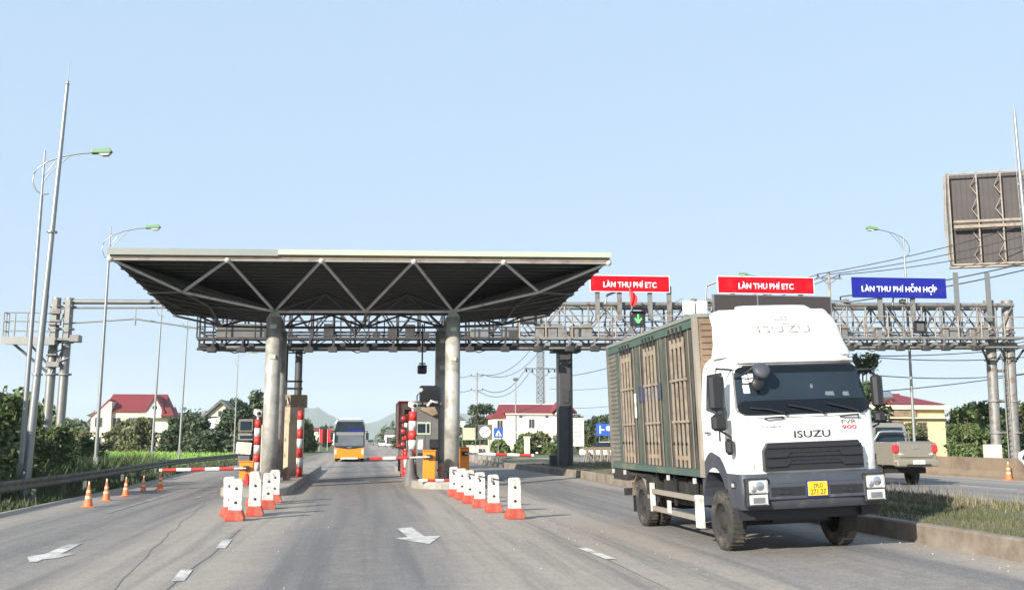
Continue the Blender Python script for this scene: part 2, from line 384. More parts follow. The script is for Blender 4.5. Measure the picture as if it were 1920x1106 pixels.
def sheet(name, rows, mt, dz, nx=24, sub=5.):
    mb = MB(); R2 = []
    for (a, b) in zip(rows, rows[1:]):
        k = max(1, int(min(40, (b[0] - a[0]) / sub)))
        for i in range(k): R2.append(tuple(a[j] + (b[j] - a[j]) * i / k for j in range(3)))
    R2.append(rows[-1]); vs = []
    for (y, xl, xr) in R2:
        for i in range(nx + 1):
            x = xl + (xr - xl) * i / nx; vs.append((x, y, zg(x, y) + dz))
    fs = []
    for r in range(len(R2) - 1):
        for i in range(nx):
            a = r * (nx + 1) + i; fs.append((a, a + 1, a + nx + 2, a + nx + 1))
    mb.add(vs, fs, True); return mb.build(name, mt)
gx = [-6000, -1500, -400, -100, -40, -25, -15, -9, -4, 0, 4, 5.6, 7.7, 9.8, 13, 20, 28, 40, 60, 150, 500, 1500, 6000]
gy = [-80, 0, 20, 40, 55, 70, 80, 90, 100, 110, 150, 300, 800, 2000, 7000]
mb = MB(); mb.add([(x, y, zg(x, y) - .07) for y in gy for x in gx], [(r * len(gx) + i, r * len(gx) + i + 1, (r + 1) * len(gx) + i + 1, (r + 1) * len(gx) + i) for r in range(len(gy) - 1) for i in range(len(gx) - 1)])
structure(mb.build('ground', 'ground'))
structure(sheet('road', [(-30, -9.4, 10.05), (45, -9.5, 10.3), (60, -10.2, 9.8), (72, -9.6, 8.8), (95, -7.6, 9), (130, -5.4, 9.4), (226, -4.6, 7.9), (500, -5, 7), (1400, -30, -18)], 'road', 0))
structure(sheet('road', [(-30, 14.85, 26.4), (70, 14.85, 26.4), (90, 14.5, 24), (130, 8, 14), (226, 5.5, 10), (300, 4, 8.5)], 'road2', .005))
structure(sheet('field', [(48, -60, -15.6), (70, -90, -16.2), (125, -150, -11.5), (170, -200, -9)], 'field', .0, 30))
structure(sheet('field', [(95, 11.5, 16), (128, 13, 60)], 'ground', .02, 12))

def kerbline(name, pts, wd, h, mt, closed=False, cham=.03):
    """kerb of width wd to the left of the direction of pts"""
    mb = MB(); n = len(pts); vs = []
    for i, (x, y) in enumerate(pts):
        a = Vector(pts[max(i - 1, 0)]); b = Vector(pts[min(i + 1, n - 1)]); d = (b - a).normalized(); nv = Vector((-d.y, d.x))
        z = zg(x, y)
        for (o, hh) in ((0, -.1), (0, h - cham), (cham, h), (wd, h), (wd, -.1)):
            vs.append((x + nv.x * o, y + nv.y * o, z + hh))
    fs = []
    for i in range(n - 1):
        for j in range(4): fs.append((i * 5 + j, i * 5 + j + 1, i * 5 + 5 + j + 1, i * 5 + 5 + j))
    fs += [(0, 1, 2, 3, 4), tuple((n - 1) * 5 + j for j in (4, 3, 2, 1, 0))]
    mb.add(vs, fs); return mb.build(name, mt)
MEDX = [(-30, 9.85), (20, 9.85), (38, 10.1), (46, 10.2), (56, 9.6), (66, 8.9), (72, 8.5)]
def medx(y): return lerp(MEDX, y)
structure(kerbline('kerb', [(medx(y), y) for y in range(74, -31, -2)], .22, .34, 'kerb'))
structure(kerbline('kerb', [(14.9, y) for y in range(-30, 76, 4)], .2, .2, 'kerb'))
mb = MB(); ys = list(range(-30, 76, 3)); nx = 16; vs = []
rm = random.Random(3)
for y in ys:
    for i in range(nx + 1):
        x = medx(y) + .2 + (14.72 - medx(y) - .2) * i / nx
        vs.append((x, y, zg(x, y) + (.3 if i < 13 else .3 - .04 * (i - 12)) + (rm.uniform(-.02, .05) if 0 < i < nx else 0)))
mb.add(vs, [(r * (nx + 1) + i, r * (nx + 1) + i + 1, (r + 1) * (nx + 1) + i + 1, (r + 1) * (nx + 1) + i) for r in range(len(ys) - 1) for i in range(nx)], True)
structure(mb.build('median', 'soil'))

def island(pts, h, nm='pavement'):
    mb = MB(); n = len(pts); vs = []
    for (x, y) in pts: vs.append((x, y, -.1))
    for (x, y) in pts: vs.append((x, y, h - .03))
    cx = sum(p[0] for p in pts) / n; cy = sum(p[1] for p in pts) / n
    for (x, y) in pts: vs.append((x + (.03 if x < cx else -.03), y + (.04 if y < cy else -.04), h))
    fs = [(i, (i + 1) % n, n + (i + 1) % n, n + i) for i in range(n)] + [(n + i, n + (i + 1) % n, 2 * n + (i + 1) % n, 2 * n + i) for i in range(n)] + [tuple(range(2 * n, 3 * n))]
    mb.add(vs, fs); return structure(mb.build(nm, 'concrete'))
def nose(xl, xr, y0, y1):
    c = (xl + xr) / 2; r = (xr - xl) / 2; p = [(c + r * math.cos(t), y0 + r * 1.2 - r * 1.2 * math.sin(t)) for t in [math.pi * k / 12 for k in range(13)]]
    return p + [(xl, y1), (xr, y1)]
island(nose(-4.75, -2.45, 34.0, 62), .27)
island(nose(1.95, 4.75, 38.0, 62), .27)

# ------------------------------------------------------------------ markings
def marking(poly, mt='mark', name='road_marking'):
    mb = MB(); mb.add([(x, y, zg(x, y) + .009) for x, y in poly], [tuple(range(len(poly)))]); return structure(mb.build(name, mt))
def stripe(x0, y0, x1, y1, wd, mt='mark'):
    d = Vector((x1 - x0, y1 - y0)).normalized(); nv = Vector((-d.y, d.x)) * wd / 2; k = max(1, int(abs(y1 - y0) / 4)); mb = MB()
    vs = []
    for i in range(k + 1):
        x = x0 + (x1 - x0) * i / k; y = y0 + (y1 - y0) * i / k
        vs += [(x + nv.x, y + nv.y, zg(x, y) + .009), (x - nv.x, y - nv.y, zg(x, y) + .009)]
    mb.add(vs, [(2 * i, 2 * i + 1, 2 * i + 3, 2 * i + 2) for i in range(k)]); return structure(mb.build('road_marking', mt))
for (y0, y1) in ((14.2, 15.4), (18.3, 19.8)): stripe(-2.42, y0, -2.5, y1, .17)
stripe(3.95, 15.7, 3.85, 17.4, .17)
stripe(-6.55, 27.5, -6.65, 43, .16, 'markw'); stripe(-6.7, 46, -6.9, 58, .16, 'markw')
for y in (33, 37, 41): stripe(-4.95 - .01 * y, y, -4.95 - .01 * y, y + 1.6, .15, 'markw')
stripe(2.0, 63, 1.2, 100, .15, 'markw'); stripe(-2.2, 63, -2.2, 100, .15, 'markw')
for y in (66, 76, 88, 104, 125): stripe(-.2, y, -.2, y + 4, .15, 'markw')
stripe(15.6, 5, 15.6, 70, .15, 'mark'); stripe(25.6, 20, 25.6, 70, .15, 'mark')
for y in range(22, 70, 8): stripe(21.4, y, 21.4, y + 3.5, .15, 'mark')

# turn arrows
marking([(0.77, 21.68), (1.08, 21.98), (1.24, 19.89), (1.56, 19.9), (1.24, 18.42), (1.07, 18.73), (0.64, 19.59), (0.91, 19.77)], 'mark')
marking([(-5.06, 19.62), (-5.27, 19.34), (-5.2, 17.86), (-5.38, 17.55), (-5.09, 16.74), (-4.99, 16.75), (-5.0, 17.07), (-4.82, 17.21), (-4.7, 17.82), (-4.94, 17.86), (-4.99, 18.67)], 'mark')
# concrete joint strip and tar line
def tarline(pts, wd=.03): 
    mb = MB()
    for (a, b) in zip(pts, pts[1:]):
        d = (Vector(b) - Vector(a)).normalized(); nv = Vector((-d.y, d.x)) * wd / 2
        mb.add([(a[0] + nv.x, a[1] + nv.y, zg(*a) + .006), (a[0] - nv.x, a[1] - nv.y, zg(*a) + .006), (b[0] - nv.x, b[1] - nv.y, zg(*b) + .006), (b[0] + nv.x, b[1] + nv.y, zg(*b) + .006)], [(0, 1, 2, 3)])
    return structure(mb.build('road_marking', 'booth'))
def wob(x0, y0, x1, y1, n, a, seed):
    q = random.Random(seed); return [(x0 + (x1 - x0) * i / n + q.uniform(-a, a), y0 + (y1 - y0) * i / n) for i in range(n + 1)]
tarline(wob(-3.0, 12.5, -3.9, 22, 14, .03, 1), .011); tarline(wob(-3.9, 22, -4.6, 31, 10, .04, 2), .01)
tarline(wob(-2.4, 12, -2.5, 22, 12, .03, 4), .014)
tarline(wob(3.9, 12, 3.75, 24, 12, .03, 5), .014)

def pebbles():
    mb = MB(); q = random.Random(5)
    for i in range(120):
        t = q.random()
        x, y = (q.uniform(2.5, 5.2), q.uniform(14, 32)) if t < .55 else (q.uniform(-3.4, -.5), q.uniform(13, 30)) if t < .8 else (q.uniform(9.0, 9.8), q.uniform(12, 17))
        r = q.uniform(.006, .022); z = zg(x, y) + r * .4
        vs = [(x + r * q.uniform(.6, 1.2), y, z), (x - r, y + r * .3, z), (x, y + r, z), (x, y - r * q.uniform(.7, 1.1), z), (x, y, z + r * .8), (x, y, z - r * .5)]
        mb.add(vs, [(0, 2, 4), (2, 1, 4), (1, 3, 4), (3, 0, 4), (2, 0, 5), (1, 2, 5), (3, 1, 5), (0, 3, 5)])
    tag(mb.build('gravel', 'pebble'), 'pale loose gravel scattered on the road by the lane edges', 'gravel', kind='stuff')
pebbles()

# ------------------------------------------------------------------ hills
def hill(name, pts, y, depth, mt):
    mb = MB(); q = random.Random(int(y)); rows = 7; vs = []; n = len(pts)
    P = []
    for (a, b) in zip(pts, pts[1:]):
        for k in range(6):
            P.append((a[0] + (b[0] - a[0]) * k / 6, (a[1] + (b[1] - a[1]) * k / 6) * q.uniform(.98, 1.02)))
    P.append(pts[-1]); n = len(P)
    for r in range(rows):
        f = math.sin(math.pi * (r + .0) / (rows - 1)) ** .7 if 0 < r < rows - 1 else 0
        for (x, h) in P: vs.append((x, y + depth * (r / (rows - 1) - .5), max(-5, h * f * q.uniform(.98, 1.02)) if f else -5))
    mb.add(vs, [(r * n + i, r * n + i + 1, (r + 1) * n + i + 1, (r + 1) * n + i) for r in range(rows - 1) for i in range(n - 1)], True)
    return structure(mb.build(name, mt))
M['hill'] = mat('hill_forest', (.05, .075, .04), .95, var=.5, scale=.012)
hill('hills', [(a_ * 2.6, b_ * 2.35) for a_, b_ in [(-620, 0), (-520, 40), (-380, 75), (-250, 70), (-170, 88), (-110, 84), (-60, 52), (-10, 34), (40, 52), (90, 78), (180, 85), (300, 60), (480, 70), (700, 30), (900, 0)]], 6500, 1400, 'hill')
# ------------------------------------------------------------------ toll canopy
def canopy():
    T = thing('toll_canopy', 'wide toll canopy with dark ribbed underside and white tubular space frame on four round columns', 'canopy', (0, 40, 0))
    tl = .0185
    def ztop(x, y): return 8.34 + tl * x - (y - 36) * .045
    xl, xr, y0, y1 = -8.95, 9.1, 36, 48
    # roof deck: ribbed sheet
    mb = MB(); n = 60; vs = []
    for i in range(n + 1):
        y = y0 + (y1 - y0) * i / n; d = .05 if i % 2 else 0
        vs += [(xl, y, ztop(xl, y) + .1 + d), (xr, y, ztop(xr, y) + .1 + d)]
    mb.add(vs, [(2 * i, 2 * i + 1, 2 * i + 3, 2 * i + 2) for i in range(n)]); m2 = MB()
    mb.add([(xl, y0, ztop(xl, y0) + .22), (xr, y0, ztop(xr, y0) + .22), (xr, y1, ztop(xr, y1) + .22), (xl, y1, ztop(xl, y1) + .22)], [(0, 1, 2, 3)])
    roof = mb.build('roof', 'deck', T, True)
    for i in range(20):
        y = y0 + .35 + i * .6
        MB().prism([(xl + .1, ztop(xl, y) - .02), (xr - .1, ztop(xr, y) - .02), (xr - .1, ztop(xr, y) + .07), (xl + .1, ztop(xl, y) + .07)], y, y + .05).build('purlin', 'purlin', T, True)
    # fascia
    def band(x0, x1, dz0, dz1, yy, t, mt, nm):
        MB().prism([(x0, ztop(x0, 36) + dz0), (x1, ztop(x1, 36) + dz0), (x1, ztop(x1, 36) + dz1), (x0, ztop(x0, 36) + dz1)], yy, yy + t).build(nm, mt, T, True)
    band(xl - .06, -3.15, .12, .35, 35.78, .08, 'fascia', 'fascia'); band(-3.15, xr + .06, .16, .35, 35.76, .08, 'fascia2', 'fascia')
    band(xl, xr, .02, .16, 35.9, .05, 'brown', 'gutter')
    for (x, nm) in ((xl, 'fascia'), (xr, 'fascia')):
        MB().add([(x - .04, y0, ztop(x, y0) + .1), (x + .04, y0, ztop(x, y0) + .1), (x + .04, y1, ztop(x, y1) + .1), (x - .04, y1, ztop(x, y1) + .1),
                  (x - .04, y0, ztop(x, y0) + .33), (x + .04, y0, ztop(x, y0) + .33), (x + .04, y1, ztop(x, y1) + .33), (x - .04, y1, ztop(x, y1) + .33)],
                 [(0, 1, 2, 3), (4, 5, 6, 7), (0, 1, 5, 4), (1, 2, 6, 5), (2, 3, 7, 6), (3, 0, 4, 7)]).build('fascia', 'fascia', T, True)
    zb = lambda x: 6.98 + tl * x
    A = {k: Vector(v) for k, v in dict(fl=(xl, 36, ztop(xl, 36)), fr=(xr, 36, ztop(xr, 36)), bl=(xl, 48, ztop(xl, 48)), br=(xr, 48, ztop(xr, 48)),
        a1=(-4.93, 36, ztop(-4.93, 36)), a2=(-1.62, 36, ztop(-1.62, 36)), a3=(1.73, 36, ztop(1.73, 36)), a4=(5.07, 36, ztop(5.07, 36)),
        c1=(-3.58, 40, zb(-3.58)), c0=(0, 40, zb(0)), c2=(3.55, 40, zb(3.55)), d1=(-3.58, 45, zb(-3.58) - .1), d0=(0, 45, zb(0) - .1), d2=(3.55, 45, zb(3.55) - .1),
        n1=(-6.78, 38, 7.33), n2=(6.76, 38, 7.62), m1=(-6.6, 47, 7.05), m2=(6.6, 47, 7.35),
        b1=(-4.9, 48, ztop(-4.9, 48)), b2=(-1.6, 48, ztop(-1.6, 48)), b3=(1.7, 48, ztop(1.7, 48)), b4=(5, 48, ztop(5, 48)),
        e1=(-1.7, 42.4, ztop(-1.7, 42.4)), e2=(1.75, 42.4, ztop(1.75, 42.4)), e0=(-5, 42.4, ztop(-5, 42.4)), e3=(5.1, 42.4, ztop(5.1, 42.4)),
        s1=(xl, 42.4, ztop(xl, 42.4)), s2=(xr, 42.4, ztop(xr, 42.4)), k1=(-6.5, 42.5, 7.4), k2=(6.5, 42.5, 7.65)).items()}
    def br(a, b, r=.06, nm='brace', mt='tube'): MB().tube(A[a], A[b], r, 8).build(nm, mt, T, True)
    for a, b in (('fl', 'a1'), ('a1', 'a2'), ('a2', 'a3'), ('a3', 'a4'), ('a4', 'fr')): br(a, b, .065, 'front_chord')
    for a, b in (('fl', 'n1'), ('n1', 'a1'), ('a1', 'c1'), ('n1', 'c1'), ('c1', 'a2'), ('a2', 'c0'), ('c0', 'a3'), ('a3', 'c2'), ('c2', 'a4'), ('a4', 'n2'), ('n2', 'fr'), ('n2', 'c2')): br(a, b, .06)
    for a, b in (('c1', 'c0'), ('c0', 'c2')): br(a, b, .065, 'bottom_chord')
    for a, b in (('d1', 'd0'), ('d0', 'd2'), ('c1', 'd1'), ('c0', 'd0'), ('c2', 'd2'), ('n1', 'k1'), ('k1', 'm1'), ('n2', 'k2'), ('k2', 'm2'), ('m1', 'd1'), ('m2', 'd2'), ('k1', 'c1'), ('k2', 'c2')): br(a, b, .055, 'bottom_chord', 'purlin')
    for a, b in (('bl', 'm1'), ('m1', 'b1'), ('b1', 'd1'), ('d1', 'b2'), ('b2', 'd0'), ('d0', 'b3'), ('b3', 'd2'), ('d2', 'b4'), ('b4', 'm2'), ('m2', 'br'),
                 ('e1', 'c1'), ('e1', 'c0'), ('e1', 'd1'), ('e1', 'd0'), ('e2', 'c0'), ('e2', 'c2'), ('e2', 'd0'), ('e2', 'd2'), ('e0', 'c1'), ('e0', 'd1'), ('e0', 'k1'), ('e3', 'c2'), ('e3', 'd2'), ('e3', 'k2'),
                 ('s1', 'n1'), ('s1', 'k1'), ('s1', 'm1'), ('s2', 'n2'), ('s2', 'k2'), ('s2', 'm2')): br(a, b, .05, 'brace', 'purlin')
    for k in ('a1', 'a2', 'a3', 'a4', 'fr', 'fl'):
        p = A[k]; MB().tube(p, p + Vector((0, 0, .24)), .06).build('stub_post', 'tube', T, True)
        MB().lathe([(.001, -.13), (.09, -.1), (.13, 0), (.09, .1), (.001, .13)], p, 10).build('node_ball', 'tube', T, True)
    # side soffits sloping down to the columns
    for (xe, tg, bk, fr, hc, hb) in ((xl, 'fl', 'bl', 'n1', 'c1', 'd1'), (xr, 'fr', 'br', 'n2', 'c2', 'd2')):
        mb = MB(); a, b, c, d = A[tg] + Vector((0, .3, .03)), A[bk] + Vector((0, -.2, .03)), A[hb] + Vector((0, 0, .12)), A[hc] + Vector((0, 0, .12))
        mb.quad(a, b, c, d); o = Vector((0, 0, .04)); mb.quad(a + o, b + o, c + o, d + o)
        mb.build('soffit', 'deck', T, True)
        for i in range(1, 9):
            t = i / 9; p = a.lerp(b, t); q = d.lerp(c, t); z = Vector((0, 0, -.05)); MB().tube(p + z, q + z, .035, 6).build('soffit_rib', 'purlin', T, True)
    # columns
    for (x, y, f) in ((-3.58, 40, 1), (3.55, 40, 1), (-3.74, 45, 0), (3.5, 45, 0)):
        zt = zb(x) - (.25 if f else .3); m = 'colmat' if (f or x < 0) else 'colmat'
        c = MB().lathe([(.001, .27), (.31, .27), (.305, 3.0), (.3, zt), (.001, zt)], (x, y, 0), 24).build('column', m, T, True)
        MB().lathe([(.42, .27), (.42, .31), (.001, .31)], (x, y, 0), 12, smooth=False).build('base_plate', 'galv', c, True)
        mb = MB()
        for k in range(8):
            t = k * math.pi / 4; mb.box(x + math.cos(t) * .3 - .008, x + math.cos(t) * .42, y + math.sin(t) * .32 - .01, y + math.sin(t) * .32 + .01, .311, .55)
        mb.build('stiffener', 'galv', c, True)
        mb = MB().tube((x - .3, y, zt - .15), (x - .12, y, zt + .18), .05).tube((x + .25, y, zt - .02), (x + .05, y, zt + .25), .06).lathe([(.16, zt), (.1, zt + .2), (.001, zt + .22)], (x, y, 0), 12)
        mb.build('column_head', 'fascia2', c, True)
        for hz in (5.0, 6.2): MB().box(x - .12, x + .12, y - .325, y - .3, hz, hz + .16).build('cable_box', 'fascia2', c, True)
    return T
canopy()

# ------------------------------------------------------------------ overhead gantry
def gantry():
    T = thing('overhead_gantry', 'long rusty steel truss gantry with walkway and railings spanning all the lanes behind the canopy', 'gantry', (12, 55, 0))
    zt = lambda x: 9.3 + .0175 * x; zb = lambda x: 6.85 + .0155 * x
    x0, x1 = -8.8, 39.3
    B = lambda mb, nm, mt, p=T: mb.build(nm, mt, p, True)
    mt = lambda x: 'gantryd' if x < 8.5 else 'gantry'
    segs = [(x0, 3.), (3., 8.5), (8.5, 14.), (14., 20), (20, 26), (26, 32), (32, x1)]
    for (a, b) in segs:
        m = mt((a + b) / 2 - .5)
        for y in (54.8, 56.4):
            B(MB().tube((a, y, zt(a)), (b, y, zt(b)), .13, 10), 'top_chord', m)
            B(MB().tube((a, y, zb(a) + .1), (b, y, zb(b) + .1), .15, 10), 'bottom_chord', m)
            B(MB().tube((a, y, zb(a) + .85), (b, y, zb(b) + .85), .06, 8), 'middle_chord', m)
        k = int((b - a) / 1.15); st = (b - a) / k; mb = MB()
        for i in range(k):
            p, q = a + i * st, a + (i + 1) * st
            for y in (54.8, 56.4):
                mb.tube((p, y, zb(p)), (p, y, zt(p)), .06, 6)
                mb.tube((p, y, zb(p) + .85 if i % 2 else zt(p)), (q, y, zt(q) if i % 2 else zb(q) + .85), .05, 6)
                mb.tube((p, y, zb(p) + .1 if i % 2 else zb(p) + .85), (q, y, zb(q) + .85 if i % 2 else zb(q) + .1), .035, 6)
            mb.tube((p, 54.8, zt(p)), (q, 56.4, zt(q)), .035, 6); mb.tube((p, 54.8, zb(p) + .1), (q, 56.4, zb(q) + .1), .035, 6)
            mb.tube((p, 54.8, zb(p)), (p, 56.4, zb(p)), .05, 6)
        B(mb, 'truss_web', m)
        # walkway in front
        mb = MB(); mb.add([(a, 53.9, zb(a) + .36), (b, 53.9, zb(b) + .36), (b, 54.62, zb(b) + .36), (a, 54.62, zb(a) + .36), (a, 53.9, zb(a) + .5), (b, 53.9, zb(b) + .5), (b, 54.62, zb(b) + .5), (a, 54.62, zb(a) + .5)],
            [(0, 1, 2, 3), (4, 5, 6, 7), (0, 1, 5, 4), (2, 3, 7, 6), (1, 2, 6, 5), (0, 3, 7, 4)]); B(mb, 'walkway', m)
        mb = MB()
        for h in (1.05, 1.7): mb.tube((a, 53.92, zb(a) + h), (b, 53.92, zb(b) + h), .035, 6)
        i = a
        while i < b:
            mb.tube((i, 53.92, zb(i) + .45), (i, 53.92, zb(i) + 1.7), .045, 6); i += 1.5
        B(mb, 'railing', m if m != 'gantry' else 'boardframe'); mb = MB()
        for h in (1.05, 1.7): mb.tube((a, 56.9, zb(a) + h), (b, 56.9, zb(b) + h), .035, 6)
        i = a + .4
        while i < b:
            mb.tube((i, 56.9, zb(i) + .3), (i, 56.9, zb(i) + 1.75), .04, 6); i += 1.9
        B(mb, 'railing', m if m != 'gantry' else 'boardframe')
        mb = MB(); mb.tube((a, 54.1, zb(a) - .12), (b, 54.1, zb(b) - .12), .07, 8); B(mb, 'cable_pipe', m)
    # brackets with cameras and antennas hung below
    q = random.Random(9); x = -7.9
    while x < 36:
        z = zb(x)
        c = B(MB().box(x - .07, x + .07, 53.7, 54.9, z - .02, z + .1).box(x - .05, x + .05, 53.65, 53.75, z - .3, z + .5), 'hanger', mt(x))
        B(MB().box(x - .28, x + .2, 53.35, 53.65, z - .36, z - .08, bev=.03).tube((x - .1, 53.5, z - .1), (x + .05, 53.5, z + .12), .04), 'antenna_box', 'gantryd', c)
        if q.random() < .6: B(MB().box(x + .35, x + .62, 53.3, 53.8, z - .12, z + .06, rot=(R(-18), 0, 0)), 'camera_box', 'galv' if x > 8 else 'black', c)
        x += q.uniform(1.2, 2.0)
    # equipment boxes along the walkway
    for (x, w, h, m) in ((-6.4, 2.9, .75, 'booth'), (-6.2, 2.4, .3, 'galv'), (6.3, 1.0, .5, 'galv'), (8.0, .8, .55, 'galv'), (10.4, 1.2, .8, 'galv'), (12.2, .9, .7, 'fascia'), (23.8, 1, .7, 'galv'), (35, .9, .6, 'gantry')):
        z = zb(x) + (.5 if w != 2.4 else -.25); B(MB().box(x - w / 2, x + w / 2, 54.2, 54.55, z, z + h, bev=.02), 'equipment_box', m)
    for (x, w) in ((18.3, .62), (19.05, .62), ): B(MB().box(x - w / 2, x + w / 2, 53.7, 54.1, zt(x) - .75, zt(x) + .05, bev=.02).box(x - w / 2 + .03, x + w / 2 - .03, 53.69, 53.71, zt(x) - .7, zt(x)), 'cabinet', 'wallw')
    for (x, w) in ((18.6, 1.3),): B(MB().box(x - w / 2, x + w / 2, 53.75, 54.1, zt(x) - 1.45, zt(x) - .8), 'cabinet', 'fascia')
    q2 = random.Random(17); x = -8.2
    while x < 38.5:
        m = mt(x); z = zb(x); k = q2.random()
        if k < .35: B(MB().box(x, x + q2.uniform(.25, .6), 54.0, 54.4, z + .5, z + q2.uniform(.8, 1.3), bev=.02), 'junction_box', m)
        elif k < .6: B(MB().path([(x, 54.65, zt(x) - .05), (x + .3, 54.6, zt(x) - .6), (x + .1, 54.6, z + 1.2), (x + .5, 54.55, z + .6)], .035, 6), 'cable', 'gantryd')
        elif k < .8: B(MB().tube((x, 54.7, zt(x)), (x, 54.7, zt(x) + .35), .05, 6).box(x - .15, x + .15, 54.5, 54.8, zt(x) + .12, zt(x) + .3), 'clamp', m)
        else: B(MB().path([(x, 54.0, z - .15), (x + .5, 54, z - .35), (x + 1.1, 54, z - .15)], .03, 6), 'cable', 'gantryd')
        x += q2.uniform(.5, .95)
    # sign posts on the truss
    for x in (13.1, 14.4, 16.2, 17.35, 21.2, 23.2, 25.4, 30.4, 32.5, 35.4, 37.5):
        B(MB().box(x - .12, x + .12, 54.42, 54.6, zb(x) + 1.5, zt(x) + (1.0 if x < 34 else 1.95)), 'sign_post', 'galv' if x > 34 else 'gantry')
    # lamps on the truss
    for (x, h) in ((13.6, .5), (19.6, 1.1), (31.3, .5)):
        B(MB().tube((x, 54.7, zt(x)), (x + .1, 54.7, zt(x) + h), .05).tube((x + .1, 54.7, zt(x) + h), (x + .6, 54.5, zt(x) + h + .2), .07), 'floodlight', 'galv')
    # centre column
    z1 = zb(11.3)
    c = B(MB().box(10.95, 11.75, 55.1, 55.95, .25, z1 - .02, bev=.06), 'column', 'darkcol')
    B(MB().box(10.6, 12.2, 54.9, 56.1, z1 - .25, z1 - .02), 'column_head', 'gantryd', c)
    B(MB().box(10.35, 10.75, 54.7, 55.1, .25, 1.0).box(10.8, 11.9, 54.9, 56.1, .25, .4), 'cable_box', 'black', c)
    B(MB().box(11.2, 11.5, 55.03, 55.1, 3.9, 4.6).tube((11.55, 55.05, .4), (11.6, 55.05, z1), .03), 'conduit', 'gantryd', c)
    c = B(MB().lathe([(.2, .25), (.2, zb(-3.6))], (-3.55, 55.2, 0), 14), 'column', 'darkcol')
    # right columns
    for (x, r, xb) in ((38.0, .3, 37.85), (39.25, .33, 39.0)):
        c = B(MB().path([(xb, 55.3, .1), (x, 55.3, zt(x) + .35)], r, 14), 'column', 'gantry')
        for z in (2.2, 4.1, 6.6): B(MB().lathe([(r + .1, z), (r + .1, z + .1), (.001, z + .1)], (x - .08, 55.3, 0), 14, smooth=False), 'flange', 'gantry', c)
        B(MB().tube((x - .1, 55.3, 6.1), (x - .9, 54.9, 7.3), .07).tube((x - .1, 55.3, 6.1), (x + .7, 55, 7.3), .07), 'brace', 'gantryd', c)
    mb = MB()
    for z in (2.25, 4.15, 6.0): mb.tube((37.9, 55.3, z), (39.2, 55.3, z), .09)
    B(mb, 'tie_bar', 'gantry')
    mb = MB()
    for x in (38.45, 38.75): mb.tube((x, 55.0, .3), (x, 55, 7.4), .035)
    for i in range(22): mb.tube((38.45, 55, .6 + i * .31), (38.75, 55, .6 + i * .31), .02)
    B(mb, 'ladder', 'galv')
    B(MB().box(39.3, 41.6, 53.9, 55.0, 7.4, 7.5), 'walkway', 'gantry')
    mb = MB()
    for x in (39.6, 40.3, 41, 41.6): mb.tube((x, 53.95, 7.5), (x, 53.95, 8.7), .04)
    for z in (8.1, 8.7): mb.tube((39.3, 53.95, z), (41.6, 53.95, z), .035)
    B(mb, 'railing', 'boardframe')
    # left end: single tubes to a pair of columns with a platform
    for (z0, z1_, r) in ((9.1, 9.12, .14),):
        B(MB().tube((-15.9, 55, z0), (x0, 55, z1_ + .1), r, 10).tube((-15.9, 55.0, z0 - .32), (x0, 55, z1_ - .2), .06, 8), 'top_chord', 'galv')
    B(MB().path([(-15.6, 55, 7.95), (-12.2, 55, 8.25), (-8.6, 55, 7.75)], .045, 8).tube((-12.2, 55, 8.25), (-12.2, 55, 8.9), .03).tube((-12.2, 55, 7.9), (-12.2, 55, 8.25), .05), 'tie_rod', 'galv')
    for (x, xb) in ((-16.25, -16.35), (-15.6, -15.7)):
        c = B(MB().path([(xb, 55, -.1), (x, 55, 9.3)], .23, 14), 'column', 'galv')
        for z in (5.2, 6.9, 7.6, 8.8): B(MB().lathe([(.001, z), (.34, z), (.34, z + .09), (.001, z + .09)], (x, 55, 0), 14, smooth=False), 'flange', 'galv', c)
        B(MB().box(x - .12, x + .12, 54.68, 54.75, 7.0, 9.2), 'stiffener', 'galv', c)
    for (z, w_) in ((5.6, .5), (6.2, .35), (7.8, .45), (8.4, .4)): B(MB().box(-16.3 - w_ * .3, -16.3 + w_, 54.55, 54.72, z, z + .28, bev=.02).tube((-16.5, 54.7, z), (-15.4, 54.75, z + .5), .035), 'bracket', 'gantry')
    B(MB().tube((-16.25, 54.8, 5.2), (-15.6, 54.8, 6.9), .05).tube((-15.6, 54.8, 5.2), (-16.25, 54.8, 6.9), .05).tube((-16.25, 54.8, 7.4), (-15.6, 54.8, 8.8), .05), 'lacing', 'gantry')
    B(MB().box(-16.6, -15.0, 54.6, 55.3, 7.0, 7.15).box(-15.35, -14.9, 54.5, 55.2, 6.95, 7.3), 'column_head', 'gantry')
    B(MB().box(-18.5, -15.9, 53.9, 54.7, 6.75, 6.9).box(-18.5, -15.9, 53.88, 53.92, 6.7, 7.1), 'platform', 'galv')
    mb = MB()
    for x in (-18.45, -17.9, -17.3, -16.7): mb.tube((x, 53.92, 6.9), (x, 53.92, 8.35), .035)
    for y in (54.3, 54.68): mb.tube((-18.45, y, 6.9), (-18.45, y, 8.35), .035)
    for z in (7.4, 7.9, 8.35): mb.tube((-18.45, 53.92, z), (-16.2, 53.92, z), .03); mb.tube((-18.45, 53.92, z), (-18.45, 54.68, z), .03)
    B(mb, 'railing', 'galv')
    B(MB().tube((-18.0, 54.3, 6.75), (-16.4, 54.9, 5.3), .07).tube((-17.2, 54.3, 6.75), (-16.4, 54.9, 5.7), .06), 'platform_brace', 'galv')
gantry()

